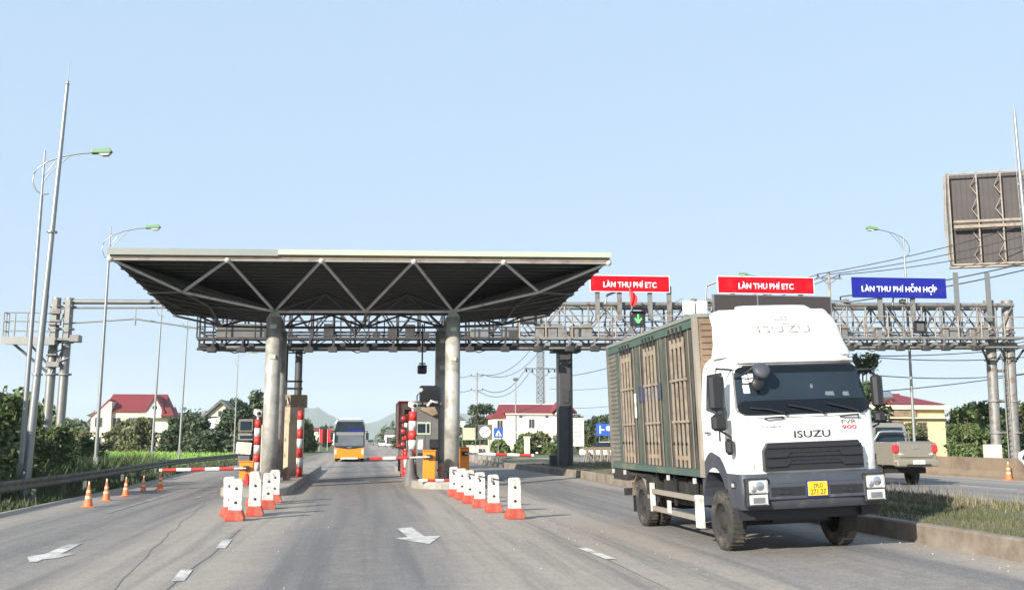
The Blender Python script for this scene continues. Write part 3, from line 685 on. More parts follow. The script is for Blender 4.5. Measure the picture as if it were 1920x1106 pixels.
def lane_sign(x0, x1, z0, z1, txt, bgm, label, tw):
    cx, cz = (x0 + x1) / 2, (z0 + z1) / 2
    T = thing('lane_sign', label, 'sign', (cx, 54.28, z0), (0, R(-.5), 0), 'lane signs along the top of the gantry')
    w_, h = (x1 - x0) / 2, z1 - z0
    MB().box(-w_, w_, 0, .08, 0, h).build('panel', bgm, T)
    mb = MB()
    for (a, b, c, d) in ((-w_ - .03, w_ + .03, -.03, 0), (-w_ - .03, w_ + .03, h, h + .03), (-w_ - .03, -w_, 0, h), (w_, w_ + .03, 0, h)): mb.box(a, b, -.012, .09, c, d)
    mb.build('frame', 'inkw' if bgm == 'signred' else 'signblue', T)
    if 'Ợ' not in txt: text('lettering', txt, 'inkw', T, (0, -.006, h * .48), tw, h * .46, bold=.034); return T
    base = txt.replace('Ợ', 'O')
    def wdt(t_):
        o = text('tmp', t_, 'inkw', None, (0, 0, 0), 1, 1); cu = bpy.data.curves.new('m', 'FONT'); cu.body = t_; cu.offset = .034; q = bpy.data.objects.new('m', cu); COL.objects.link(q)
        bpy.context.view_layer.update(); r = q.dimensions.x; bpy.data.objects.remove(q); bpy.data.objects.remove(o); return r
    full = wdt(base); a = wdt(base[:-2]) / full; b = wdt(base[:-1]) / full
    text('lettering', base, 'inkw', T, (0, -.006, h * .5), tw, h * .46, bold=.034)
    ox = -tw / 2 + tw * (a + b) / 2 + .02; ow = tw * (b - a)
    MB().box(ox - .045, ox + .045, -.012, -.002, h * .16, h * .16 + .08).build('tone_dot', 'inkw', T)
    MB().prism([(ox + ow * .3, h * .56), (ox + ow * .52, h * .62), (ox + ow * .5, h * .7), (ox + ow * .36, h * .7), (ox + ow * .36, h * .66), (ox + ow * .42, h * .64), (ox + ow * .22, h * .58)], -.012, -.002).build('horn_mark', 'inkw', T)
    return T
lane_sign(12.66, 17.3, 10.22, 11.12, 'LÀN THU PHÍ ETC', 'signred', 'shorter red lane sign with white lettering, partly hidden by the canopy corner', 3.15)
lane_sign(20.25, 26.13, 10.3, 11.25, 'LÀN THU PHÍ ETC', 'signred', 'longer red lane sign with white lettering above the dark display board', 3.4)
lane_sign(28.6, 34.56, 10.24, 11.39, 'LÀN THU PHÍ HỖN HỢP', 'signblue', 'blue lane sign with white lettering on the gantry', 4.85)
# LED board behind the truck
T = thing('display_board', 'dark unlit display board on the gantry below the longer red sign', 'display board', (23.5, 54.2, 9.15))
MB().box(-3.55, 3.6, 0, .25, 0, .98).build('panel', 'ledboard', T)
MB().box(-3.6, 3.65, -.02, .27, .98, 1.03).box(-3.6, -3.55, -.02, .27, -.03, .98).box(3.6, 3.65, -.02, .27, -.03, .98).box(-.95, -.88, -.02, 0, 0, .98).box(-3.6, 3.65, -.02, .27, -.06, -.0).build('frame', 'galv', T)
def lane_signal(x, z, lit, label, sc=1.):
    T = thing('lane_signal', label, 'lane signal', (x, 53.75, z), group='lane signals hung on the gantry'); T.scale = (sc,) * 3
    MB().box(-.45, .45, 0, .3, 0, .85).build('housing', 'black', T)
    MB().box(-.5, .5, -.25, .0, .85, .88).build('visor', 'black', T)
    if lit:
        MB().box(-.3, .3, -.02, 0, .12, .72).build('face', 'ledboard', T)
        MB().tube((0, -.04, .7), (0, -.04, .2), .045, 6).tube((0, -.04, .18), (-.2, -.04, .45), .045, 6).tube((0, -.04, .18), (.2, -.04, .45), .045, 6).build('arrow', 'greenled', T)
    else: MB().box(-.3, .3, -.02, 0, .12, .72).build('face', 'booth', T)
lane_signal(15.26, 8.2, 1, 'black signal box showing a lit green arrow, on the gantry', .92)
lane_signal(32.45, 8.1, 0, 'small unlit signal box on the gantry below the blue sign', .75)
lane_signal(9.0, 8.2, 0, 'dark signal box hung in the shade of the gantry beside the canopy')
T = thing('hanging_camera', 'dark camera housing hanging on a rod under the gantry over the middle lane', 'camera', (2.55, 44, 4.75))
MB().box(-.2, .2, -.2, .25, 0, .38, bev=.04).build('housing', 'black', T)
MB().lathe([(.001, -.26), (.1, -.25), (.13, -.2)], (0, 0, .18), 12, 'y').build('lens', 'glass', T)
MB().tube((0, 0, .38), (0, 0, 2.2), .035).tube((-.15, 0, .45), (.15, 0, .45), .03).build('rod', 'chassis', T)
# red flag
T = thing('flag', 'small drooping red flag on the gantry in front of the shorter red sign', 'flag', (14.9, 53.7, 9.0)); T.scale = (.7, .7, .66)
MB().tube((0, 0, -.3), (-.18, 0, 2.2), .03).build('pole', 'galv', T)
mb = MB(); vs = []; nxx = 12; nz = 12
for i in range(nz + 1):
    t = i / nz
    for j in range(nxx + 1):
        s = j / nxx; wd = .62 * math.sin(math.pi * min(1, t * .85 + .12)) ** .6
        vs.append((-.13 + s * wd - .1 + .12 * t, .1 * math.sin(s * 9 + t * 3) - .05, 1.95 - 1.35 * t - .25 * s))
mb.add(vs, [(i * (nxx + 1) + j, i * (nxx + 1) + j + 1, (i + 1) * (nxx + 1) + j + 1, (i + 1) * (nxx + 1) + j) for i in range(nz) for j in range(nxx)], True)
mb.build('cloth', 'flagred', T)
# ------------------------------------------------------------------ wheels
def wheel_parts(T, x, y, r, wd, side, dual=False, rimm='chassis', nut=True):
    """tyre about the x axis, outer face towards side"""
    w2 = wd / 2
    prof = [(r * .58, -w2 * .9), (r * .8, -w2), (r * .93, -w2 * .97), (r * .985, -w2 * .8), (r, -w2 * .5), (r, w2 * .5), (r * .985, w2 * .8), (r * .93, w2 * .97), (r * .8, w2), (r * .58, w2 * .9), (r * .58, -w2 * .9)]
    t = MB().lathe(prof, (0, 0, 0), 32, 'x').build('tyre', 'rubber')
    hub = bpy.data.objects.new('wheel', None); COL.objects.link(hub); hub.parent = T; hub.location = (x, y, r - .0)
    t.parent = hub
    s = side
    mb = MB().lathe([(r * .58, w2 * .88 * s), (r * .55, w2 * .55 * s), (r * .48, w2 * .35 * s), (r * .3, w2 * .45 * s), (r * .27, w2 * .8 * s), (r * .18, w2 * .98 * s), (.001, w2 * 1.0 * s)], (0, 0, 0), 24, 'x')
    if nut:
        for k in range(10):
            a = k * math.pi / 5; mb.tube((w2 * .4 * s, math.cos(a) * r * .38, math.sin(a) * r * .38), (w2 * .6 * s, math.cos(a) * r * .38, math.sin(a) * r * .38), r * .035, 6)
    mb.build('rim', rimm, hub)
    mb = MB()
    for k in range(36):
        a = k * math.pi / 18
        mb.box(-w2 * .8, w2 * .8, -.012, .012, r - .005, r + .008, rot=(a, 0, 0), piv=(0, 0, 0))
    mb.build('tread', 'rubber', hub)
    return hub

# ------------------------------------------------------------------ box truck
def truck():
    T = thing('box_truck', 'white cab box truck with tarpaulin sided cargo body, driving towards the camera beside the median', 'truck', (7.45, 15.62, 0.0), (0, R(-2.1), R(.3)), None)
    YF = [(1.3, .06), (1.8, .03), (2.28, .06), (2.38, .1), (3.14, .34), (3.24, .42), (3.34, .6), (3.4, .83)]
    HW = [(1.3, 1.23), (2.4, 1.235), (3.12, 1.165), (3.26, 1.13), (3.34, 1.07), (3.4, .98)]
    def sf(x, z, yf=YF, hw=HW, Rr=.34, n=5.):
        h = lerp(hw, z); t = min(1., abs(x / h)); return lerp(yf, z) + Rr * (1 - (1 - t ** n) ** (1 / n)) + .05 * t * t
    def loft(zs, yf, hw, yb, n=5., Rr=.34):
        mb = MB(); ts = [-1, -.999, -.99, -.97, -.94, -.9, -.84, -.76, -.65, -.45, -.2, 0, .2, .45, .65, .76, .84, .9, .94, .97, .99, .999, 1]; N = len(ts) + 2; vs = []
        for z in zs:
            h = lerp(hw, z); vs.append((-h, yb, z))
            for t in ts: vs.append((t * h, sf(t * h, z, yf, hw, Rr, n), z))
            vs.append((h, yb, z))
        fs = []
        for r in range(len(zs) - 1):
            for i in range(N):
                j = (i + 1) % N; fs.append((r * N + i, r * N + j, (r + 1) * N + j, (r + 1) * N + i))
        mb.add(vs, fs, True); mb.add(vs[-N:], [tuple(range(N))]); mb.add(vs[:N], [tuple(range(N))[::-1]]); return mb
    # split edges by angle
    def shade(o, a=35):
        o.data.set_sharp_from_angle(angle=R(a)); return o
    zs = [1.36, 1.6, 1.8, 2.0, 2.2, 2.3, 2.42, 2.6, 2.8, 3.0, 3.12, 3.18, 3.22, 3.28, 3.34, 3.38, 3.4]
    cab = shade(loft(zs, YF, HW, 1.85).build('cab', 'white', T))
    # windscreen patch
    def patch(z0, z1, wf, off, nx=24, nz=14, rr=.12, xr=None):
        vs = []; xa, xb = xr if xr else (-1, 1)
        for i in range(nz + 1):
            z = z0 + (z1 - z0) * i / nz; h = lerp(HW, z); W = wf * h
            e = min(z - z0, z1 - z); k = 1.
            if e < rr: k = 1 - (rr / W) * (1 - math.sqrt(max(0, 1 - (1 - e / rr) ** 2))) 
            for j in range(nx + 1):
                s = xa + (xb - xa) * j / nx; x = s * W * k; vs.append((x, sf(x, z) - off, z))
        mb = MB(); mb.add(vs, [(i * (nx + 1) + j, i * (nx + 1) + j + 1, (i + 1) * (nx + 1) + j + 1, (i + 1) * (nx + 1) + j) for i in range(nz) for j in range(nx)], True); return mb
    patch(2.31, 3.17, .975, .008).build('windscreen_seal', 'black', T)
    ws = patch(2.335, 3.145, .957, .016).build('windscreen', 'glass', T)
    patch(3.02, 3.14, .95, .02, rr=.1).build('sunshade_band', 'glassd', ws); patch(2.34, 2.56, .95, .02, rr=.1).build('dashboard_shade', 'glassd', ws)
    # things seen through the glass
    for (x, z, a, b) in ((.45, 2.62, .1, .06), (.75, 2.62, .07, .05), (.15, 2.72, .03, .09)):
        mb = MB(); mb.add([(x - a, sf(x - a, z) - .026, z - b), (x + a, sf(x + a, z) - .026, z - b), (x + a * .7, sf(x, z + b) - .026, z + b), (x - a * .7, sf(x, z + b) - .026, z + b)], [(0, 1, 2, 3)]); mb.build('cab_item', 'emblem', ws)
    for (x, z, s_) in ((-.98, 2.93, .09), (-.88, 2.95, .08), (-.99, 2.76, .1)):
        mb = MB(); y = sf(x, z) - .024; mb.add([(x - s_ / 2, sf(x - s_ / 2, z - .07) - .028, z - .07), (x + s_ / 2, sf(x + s_ / 2, z - .07) - .028, z - .07), (x + s_ / 2, sf(x + s_ / 2, z + .07) - .028, z + .07), (x - s_ / 2, sf(x - s_ / 2, z + .07) - .028, z + .07)], [(0, 1, 2, 3)])
        mb.build('inspection_sticker', 'inkw', ws)
    # roof lip above the screen
    mb = MB(); vs = []
    for i in range(25):
        x = (-1 + i / 12) * 1.06; y = sf(x * .98, 3.2); vs += [(x, y - .06, 3.2), (x, y - .04, 3.26), (x, y + .05, 3.24)]
    fs = []
    for i in range(24):
        for k in range(3): fs.append((i * 3 + k, i * 3 + (k + 1) % 3, i * 3 + 3 + (k + 1) % 3, i * 3 + 3 + k))
    mb.add(vs, fs, True); mb.build('roof_lip', 'white', T)
    # front panel seams and handles
    mb = MB()
    for sx in (-1, 1):
        mb.tube((sx * .86, sf(.86, 1.42) - .004, 1.42), (sx * .9, sf(.9, 2.24) - .004, 2.24), .006, 5)
    mb.path([(x, sf(x, 2.27) - .004, 2.27) for x in [(-.9 + .15 * i) for i in range(13)]], .006, 5)
    mb.build('panel_seam', 'boxbrown', T)
    for x in (-.62, .72):
        MB().path([(x - .16, sf(x, 2.25) - .01, 2.25), (x - .14, sf(x, 2.25) - .06, 2.265), (x + .14, sf(x, 2.25) - .06, 2.275), (x + .16, sf(x, 2.25) - .01, 2.26)], .018, 6).build('grab_handle', 'black', T)
    # wipers
    for (x0_, x1_, z1_) in ((-.42, -1.0, 2.44), (.25, -.35, 2.47), (.93, .35, 2.48)):
        pts = [(x0_, sf(x0_, 2.33) - .05, 2.33), ((x0_ + x1_) / 2, sf((x0_ + x1_) / 2, 2.40) - .06, 2.41), (x1_, sf(x1_, z1_) - .045, z1_)]
        c = MB().path(pts, .014, 6).build('wiper', 'black', T); MB().lathe([(.03, -.02), (.03, .02), (.001, .02)], pts[0], 10, 'y').build('pivot', 'black', c)
    for sx in (-1, 1):
        MB().path([(sx * 1.215, .42, 1.42), (sx * 1.22, .44, 2.3), (sx * 1.15, .78, 3.1), (sx * 1.15, 1.68, 3.2), (sx * 1.215, 1.68, 1.8)], .008, 5).build('door_seam', 'boxbrown', T)
        MB().path([(sx * 1.0, sf(1.0, 1.44) - .004, 1.44), (sx * 1.04, sf(1.04, 2.3) - .004, 2.3)], .007, 5).build('corner_seam', 'boxbrown', T)
        MB().box(*sorted((sx * 1.2, sx * 1.228)), .12 + .3, .62, 1.95, 2.03, bev=.005).build('turn_signal', 'amber', T)
    # grille
    mb = MB(); g = [(-.87, 1.4), (.87, 1.4), (.87, 1.76), (.72, 1.87), (-.72, 1.87), (-.87, 1.66)]; g = [(-.87, 1.4), (.87, 1.4), (.87, 1.74), (.8, 1.86), (-.8, 1.86), (-.87, 1.74)]
    mb.prism(g, -.02, .1); gr = mb.build('grille', 'black', T, bevel=.01)
    mb = MB()
    for z in (1.5, 1.62, 1.76): mb.box(-.84, .84, -.045, -.015, z, z + .05, bev=.008)
    for z in (1.56, 1.69): mb.box(-.45, .45, -.035, -.015, z, z + .012)
    mb.build('grille_bar', 'grille', gr)
    for sx in (-1, 1):
        MB().prism([(sx * .84, 1.47), (sx * .5, 1.47), (sx * .42, 1.56), (sx * .84, 1.58)], -.06, -.03).prism([(sx * .84, 1.62), (sx * .5, 1.62), (sx * .42, 1.70), (sx * .84, 1.72)], -.06, -.03).build('grille_insert', 'grille', gr)
    for i, m in ((0, 'x'),):
        mb = MB()
        for x in [-.4 + .1 * k for k in range(9)]: mb.box(x - .006, x + .006, -.03, -.012, 1.5, 1.78)
        mb.build('grille_mesh', 'black', gr)
    # bumper as a loft with rounded ends
    YB = [(.78, .06), (.86, .0), (1.1, -.03), (1.28, 0), (1.38, .05)]; HB = [(.78, 1.22), (1.1, 1.27), (1.38, 1.25)]
    bp = shade(loft([.78, .82, .88, 1.0, 1.12, 1.24, 1.32, 1.36], YB, HB, .7, 7., .22).build('bumper', 'grey', T), 50)
    mb = MB().box(-.86, .86, -.035, -.01, .94, 1.2, bev=.01); mb.build('bumper_recess', 'grey', bp)
    MB().box(-.8, -.22, -.045, -.033, 1.0, 1.14).build('air_intake', 'black', bp); MB().box(.22, .8, -.045, -.033, 1.0, 1.14).build('air_intake', 'black', bp)
    for x in (-.62, -.5, .5, .62): MB().box(x - .05, x + .05, -.055, -.044, 1.03, 1.1, bev=.005).build('step_grip', 'grille', bp)
    pl = MB().box(-.17, .17, -.065, -.045, .98, 1.21, bev=.006).build('number_plate', 'yellow', T)
    MB().box(-.185, .185, -.052, -.04, .965, 1.225).build('plate_frame', 'signblue', pl)
    text('plate_text', '29LD', 'ink', pl, (0, -.067, 1.145), .17, .07, bold=.01, ext=.002)
    text('plate_text', '271.27', 'ink', pl, (0, -.067, 1.045), .27, .085, bold=.01, ext=.002)
    for sx in (-1, 1):
        x0_, x1_ = (.85, 1.2)
        a, b = sorted((sx * x0_, sx * x1_))
        yv = .0
        h = MB().box(a - .02, b + .02, -.045, .12, .83, 1.3, bev=.02).build('headlight', 'black', T)
        MB().box(a + .01, b - .01, -.055, -.03, 1.06, 1.27, bev=.02).build('main_lens', 'lens', h)
        MB().box(a + .01, b - .01, -.055, -.03, .87, 1.04, bev=.015).build('lower_lens', 'lens', h)
        cx = (a + b) / 2
        MB().lathe([(.001, -.068), (.05, -.066), (.075, -.055)], (cx + .03, 0, 1.17), 14, 'y').lathe([(.001, -.066), (.04, -.064), (.05, -.055)], (cx - .08, 0, 1.12), 12, 'y').build('reflector', 'chrome', h)
        MB().box(cx - .1, cx + .1, -.062, -.054, .9, .99).build('fog_lamp', 'emblem', h)
        s = MB().box(min(sx * 1.19, sx * 1.29), max(sx * 1.19, sx * 1.29), .3, .45, 1.12, 1.24, bev=.02).build('side_lamp', 'black', T)
        MB().box(min(sx * 1.285, sx * 1.3), max(sx * 1.285, sx * 1.3), .33, .42, 1.15, 1.21).build('lens', 'lens', s)
    # lettering
    wrap_text('cab_lettering', 'ISUZU', 'ink', T, .02, 1.985, .64, .115, sf, .012, .01)
    wrap_text('cab_lettering', 'FVR', 'boxbrown', T, .7, 2.165, .27, .07, sf, .012, .0)
    wrap_text('cab_lettering', '900', 'redink', T, .7, 2.075, .27, .065, sf, .012, .0)
    wrap_text('cab_lettering', 'Forward', 'emblemb', T, -.68, 2.13, .34, .05, sf, .012, .0, .3)
    # roof deflector
    YD = [(3.3, .6), (3.42, .63), (3.7, .78), (3.95, .95), (4.12, 1.12), (4.2, 1.24), (4.24, 1.32)]; HD = [(3.3, 1.2), (3.4, 1.19), (3.6, 1.15), (3.95, 1.15), (4.12, 1.12), (4.2, 1.07), (4.24, 1.0)]
    df = shade(loft([3.34, 3.42, 3.5, 3.6, 3.7, 3.8, 3.9, 4.0, 4.08, 4.14, 4.19, 4.22, 4.24], YD, HD, 1.42, 4.5, .42).build('roof_deflector', 'white', T), 40); df.location.x = .06
    YE = [(3.9, .89), (4.05, 1.0), (4.22, 1.16), (4.3, 1.28)]; HE = [(3.9, .78), (4.2, .74), (4.3, .66)]
    shade(loft([3.92, 3.98, 4.05, 4.15, 4.22, 4.27, 4.3], YE, HE, 1.42, 6., .16).build('deflector_crown', 'white', df), 40)
    fd = lambda x, z: min(sf(x, z, YD, HD, .42, 4.5), sf(x, z, YE, HE, .16, 6.) if abs(x) < .7 and z > 3.93 else 9)
    wrap_text('deflector_lettering', 'ISUZU', 'emblemb', df, -.03, 3.82, .98, .13, fd, .012, .005)
    mb = MB()
    for (a_, b_, c_, d_) in ((-.17, .1, 3.99, 4.012), (-.03, .0, 4.012, 4.09), (.07, .1, 4.012, 4.09), (-.03, .1, 4.04, 4.058)):
        mb.add([(a_, fd(a_, c_) - .012, c_), (b_, fd(b_, c_) - .012, c_), (b_, fd(b_, d_) - .012, d_), (a_, fd(a_, d_) - .012, d_)], [(0, 1, 2, 3)])
    mb.build('deflector_emblem', 'emblemb', df)
    # doors and side windows
    for sx in (-1, 1):
        X = lambda d, z: sx * (lerp(HW, z) + d)
        def side(poly, d, mt, nm, par):
            mb = MB(); vs = [(X(d, z), y, z) for y, z in poly] + [(X(d - .03, z), y, z) for y, z in poly]; n = len(poly)
            mb.add(vs, [tuple(range(n)), tuple(range(2 * n - 1, n - 1, -1))] + [(i, (i + 1) % n, n + (i + 1) % n, n + i) for i in range(n)]); return mb.build(nm, mt, par)
        dr = side([(.5, 1.75), (.62, 1.55), (1.62, 1.75), (1.65, 3.15), (.82, 3.15), (.52, 2.4)], .012, 'white', 'door', T)
        side([(.56, 2.36), (.62, 2.3), (1.55, 2.45), (1.58, 3.08), (.86, 3.08)], .02, 'glass', 'window', dr)
        MB().path([(X(.02, 2.05), 1.4, 2.05), (X(.06, 2.05), 1.42, 2.05), (X(.06, 2.05), 1.55, 2.05), (X(.02, 2.05), 1.57, 2.05)], .015, 6).build('handle', 'black', dr)
        # vertical step light and marks
        side([(.95, 2.18), (.99, 2.18), (.99, 1.9), (.95, 1.9)], .016, 'black', 'air_slot', dr)
        # fender arch
        cy, cz = 1.38, .58; A = [t * math.pi / 16 for t in range(3, 16)]
        outer = [(cy - .84 * math.cos(t), cz + 1.14 * math.sin(t)) for t in A]; inner = [(cy - .64 * math.cos(t), cz + .86 * math.sin(t)) for t in A]
        mb = MB(); n = len(A); vs = []
        for (y, z), (y2, z2) in zip(outer, inner):
            for xx in (sx * 1.235, sx * .85):
                vs += [(xx, min(y, 2.0), z), (xx, min(y2, 1.98), z2)]
        for i in range(n - 1):
            b = i * 4; c = b + 4; mb.add([], [])
            mb.f += [(b, b + 1, c + 1, c), (b + 2, c + 2, c + 3, b + 3), (b, c, c + 2, b + 2), (b + 1, b + 3, c + 3, c + 1)]; mb.m += [0] * 4; mb.sm += [False] * 4
        mb.v = vs; mb.f += [(0, 2, 3, 1), ((n - 1) * 4, (n - 1) * 4 + 1, (n - 1) * 4 + 3, (n - 1) * 4 + 2)]; mb.m += [0, 0]; mb.sm += [False] * 2
        mb.build('fender', 'grey', T)
        MB().box(*sorted((sx * .95, sx * 1.23)), .35, .6, .6, .8).build('step', 'black', T)
    # mirrors: local x negative is the picture's left
    def mirror(x0_, x1_, y, z0_, z1_):
        m = MB().box(x0_, x1_, y - .1, y + .08, z0_, z1_, bev=.05).build('mirror', 'black', T); return m
    m = mirror(-1.62, -1.36, .35, 2.42, 3.02); MB().path([(-1.1, .5, 3.1), (-1.45, .38, 3.12), (-1.5, .36, 2.98)], .02, 6).build('mirror_arm', 'black', m); MB().path([(-1.5, .36, 2.45), (-1.48, .36, 2.1), (-1.2, .45, 1.95)], .02, 6).build('mirror_arm', 'black', m)
    m = mirror(-1.6, -1.34, .35, 2.08, 2.36)
    m = mirror(-1.4, -1.27, .3, 1.68, 1.95)
    m = mirror(1.32, 1.5, .35, 2.38, 2.95); MB().path([(1.1, .5, 3.05), (1.38, .38, 3.05), (1.42, .36, 2.9)], .02, 6).build('mirror_arm', 'black', m); MB().path([(1.42, .36, 2.4), (1.4, .36, 2.1), (1.2, .45, 2.0)], .02, 6).build('mirror_arm', 'black', m)
    m = mirror(1.32, 1.5, .35, 2.12, 2.33)
    # round front mirrors
    m = MB().lathe([(.001, -.05), (.1, -.04), (.155, .0), (.14, .05), (.001, .09)], (0, 0, 0), 20, 'y').build('front_mirror', 'grey', T); m.location = (-.8, .0, 3.06); m.rotation_euler = (R(-35), R(-20), R(15))
    MB().path([(-1.12, .42, 2.95), (-1.05, .2, 3.0), (-.92, .02, 3.12), (-.8, .03, 3.1)], .018, 6).build('mirror_arm', 'black', T)
    m = MB().lathe([(.001, -.04), (.09, -.03), (.12, .0), (.1, .04), (.001, .06)], (0, 0, 0), 18, 'y').build('front_mirror', 'black', T); m.location = (-.85, .08, 2.83)
    # cab visor posts
    # chassis
    for x in (-.42, .42): MB().box(x - .05, x + .05, .3, 8.2, .95, 1.2).build('chassis_rail', 'chassis', T)
    MB().box(-.5, .5, .7, 1.9, .5, 1.3).build('engine_block', 'black', T)
    MB().box(-.85, .85, 1.28, 1.42, .42, .6).build('axle', 'chassis', T); MB().lathe([(.1, -.9), (.22, -.2), (.22, .2), (.1, .9)], (0, 6.3, .56), 12, 'x').build('axle', 'chassis', T)
    MB().box(-1.1, 1.1, .45, .5, .58, .74).build('underrun_bar', 'black', T)
    for sx in (-1, 1):
        wheel_parts(T, sx * 1.03, 1.38, .52, .28, sx)
        wheel_parts(T, sx * 1.04, 6.3, .52, .26, sx); wheel_parts(T, sx * .74, 6.3, .52, .26, sx, nut=False)
        MB().box(sx * .9 - .26, sx * .9 + .26, 7.0, 7.03, .28, .95).build('mud_flap', 'black', T)
        MB().box(sx * .95 - .3, sx * .95 + .3, 5.6, 7.0, 1.12, 1.17).box(sx * .95 - .3, sx * .95 + .3, 5.55, 5.6, .75, 1.17).build('wheel_guard', 'chassis', T)
    # side guards, tank, battery
    for sx in (-1, 1):
        g = MB().box(*sorted((sx * 1.14, sx * 1.2)), 2.5, 5.45, .78, .88).box(*sorted((sx * 1.14, sx * 1.2)), 2.5, 5.45, .42, .52).build('side_guard', 'boxpost', T)
        MB().box(*sorted((sx * 1.12, sx * 1.225)), 2.3, 2.55, .3, .9, bev=.01).build('end_plate', 'white_matt', g); MB().box(*sorted((sx * 1.12, sx * 1.21)), 5.4, 5.48, .4, 1.0).build('end_plate', 'white_matt', g)
        MB().box(*sorted((sx * 1.2, sx * 1.212)), 4.05, 4.3, .45, .7).build('reflector_plate', 'white_matt', g)
        for y in (2.7, 4.0, 5.2): MB().box(*sorted((sx * 1.08, sx * 1.13)), y, y + .06, .6, 1.28).build('guard_post', 'chassis', g)
        mb = MB()
        for y in (2.9, 4.2): mb.tube((sx * 1.05, y, 1.25), (sx * .8, y + .6, .8), .03, 6)
        mb.build('guard_stay', 'boxpost', g)
        mb = MB(); vs = []; AA = [k * math.pi / 14 for k in range(1, 14)]
        for t in AA:
            for rr in (.62, .65):
                for xx in (sx * .62, sx * 1.2): vs.append((xx, 6.3 - rr * math.cos(t), .52 + rr * .98 * math.sin(t)))
        for k in range(len(AA) - 1):
            b = k * 4; c = b + 4; mb.f += [(b, b + 1, c + 1, c), (b + 2, c + 2, c + 3, b + 3), (b, c, c + 2, b + 2), (b + 1, b + 3, c + 3, c + 1)]; mb.m += [0] * 4; mb.sm += [False] * 4
        mb.v = vs; mb.build('rear_fender', 'boxpost', T)
    MB().box(.55, 1.1, 2.8, 4.2, .6, 1.1, bev=.08).build('fuel_tank', 'galv', T)
    MB().box(-1.05, -.5, 2.75, 3.4, .65, 1.15, bev=.03).build('battery_box', 'chassis', T); MB().box(-1.02, -.3, 3.6, 5.1, .62, 1.16, bev=.05).build('air_tank_dark_fill', 'chassis', T)  # air tank enlarged into a dark filler so the underside looks darker
    MB().box(-.35, .6, 2.3, 5.6, .55, 1.15).build('underside_dark_fill', 'black', T)  # long dark box added to close the gap and darken the underside
    # cargo body
    x0_, x1_, y0, y1, z0, z1_ = -1.25, 1.25, 1.86, 8.4, 1.3, 4.2
    B = MB().box(x0_ + .03, x1_ - .03, y0 + .03, y1 - .03, z0 + .05, z1_ - .03).build('cargo_body', 'tarp', T)
    MB().box(x0_ + .01, x1_ - .01, y0, y0 + .03, z0, z1_).build('front_wall', 'boxbrown', B)
    mb = MB()
    for i in range(24): mb.box(x0_ + .1, x1_ - .1, y0 - .025, y0, z0 + .1 + i * .115, z0 + .15 + i * .115)
    mb.build('front_corrugation', 'boxbrown', B)
    MB().box(x0_ - .02, x1_ + .02, y0 - .03, y1 + .02, z1_ - .03, z1_ + .04).build('roof_rail', 'fascia', B)
    for sx in (-1, 1):
        xs = sorted((sx * 1.215, sx * 1.27)); xb = sorted((sx * 1.215, sx * 1.285))
        MB().box(*xs, y0, y1, z0 - .05, z0 + .08).build('bottom_rail', 'rail', B)
        MB().box(*xs, y0, y1, z1_ - .2, z1_ - .05).build('top_rail', 'rail', B)
        MB().box(*sorted((sx * 1.2, sx * 1.29)), y0 - .02, y0 + .09, z0 - .05, z1_ + .0).build('corner_post', 'boxpost', B)
        # corrugated rear section
        mb = MB(); vs = []; n = 26
        for i in range(n * 2 + 1):
            z = z0 + .08 + (z1_ - z0 - .2) * i / (n * 2); d = .03 if i % 2 else .005
            vs += [(sx * (1.225 + d), 7.62, z), (sx * (1.225 + d), y1 - .05, z)]
        mb.add(vs, [(2 * i, 2 * i + 1, 2 * i + 3, 2 * i + 2) for i in range(n * 2)]); mb.build('corrugated_panel', 'boxgrey', B)
        MB().box(*sorted((sx * 1.2, sx * 1.28)), y1 - .08, y1 + .02, z0 - .05, z1_).build('corner_post', 'boxgrey', B)
        for yb in (4.0, 5.85, 7.5): MB().box(*sorted((sx * 1.21, sx * 1.262)), yb, yb + .045, z0 + .08, z1_ - .2).build('side_post', 'rail', B)
        # folds of the tarpaulin
        for (ya, yc) in ((2.15, 4.0), (4.07, 5.85), (5.92, 7.5)):
            mb = MB(); vs = []; n = 30
            for i in range(n + 1):
                y = ya + (yc - ya) * i / n
                for k in range(7):
                    z = z0 + .08 + (z1_ - .28 - z0) * k / 6; vs.append((sx * (1.228 + .012 * math.sin(i * 1.9 + k * .6) + .008 * math.sin(i * .7 + k * 1.3)), y, z))
            mb.add(vs, [(i * 7 + k, i * 7 + k + 1, i * 7 + 8 + k, i * 7 + 7 + k) for i in range(n) for k in range(6)], True); mb.build('tarpaulin', 'tarp', B)
        for yy in (2.3, 3.66, 4.2, 5.55, 6.08, 7.3): MB().tube((sx * 1.25, yy, z0 + .1), (sx * 1.25, yy, z1_ - .22), .013, 5).build('thin_rod', 'boxgrey', B)
        for gi, ya in enumerate((2.55, 4.4, 6.3)):
            for k in range(4):
                y = ya + k * .25
                MB().box(*sorted((sx * 1.25, sx * 1.29)), y, y + .034, z0 + .1, z1_ - .32).build('lattice_slat', 'slat', B)
                MB().tube((sx * 1.27, y + .03, z1_ - .32), (sx * 1.30, y + .03, z1_ - .1), .02, 5).build('slat_hook', 'black', B)
            for zz in (z0 + .95, z0 + 1.75): MB().box(*sorted((sx * 1.245, sx * 1.3)), ya - .05, ya + .86, zz, zz + .045).build('cross_tie', 'slat', B)
            for zz, hh in ((z1_ - .5, .1), (z0 + .24, .08)): MB().box(*sorted((sx * 1.235, sx * 1.27)), ya + .02, ya + .8, zz, zz + hh).build('slat_plate', 'brown' if zz < 3 else 'slat', B)
            for zz in (z0 + .55,):
                for k in range(4): MB().lathe([(.03, -.02), (.03, .02), (.001, .02)], (sx * 1.3, ya + .03 + k * .25, zz), 8, 'x').build('bolt', 'chassis', B)
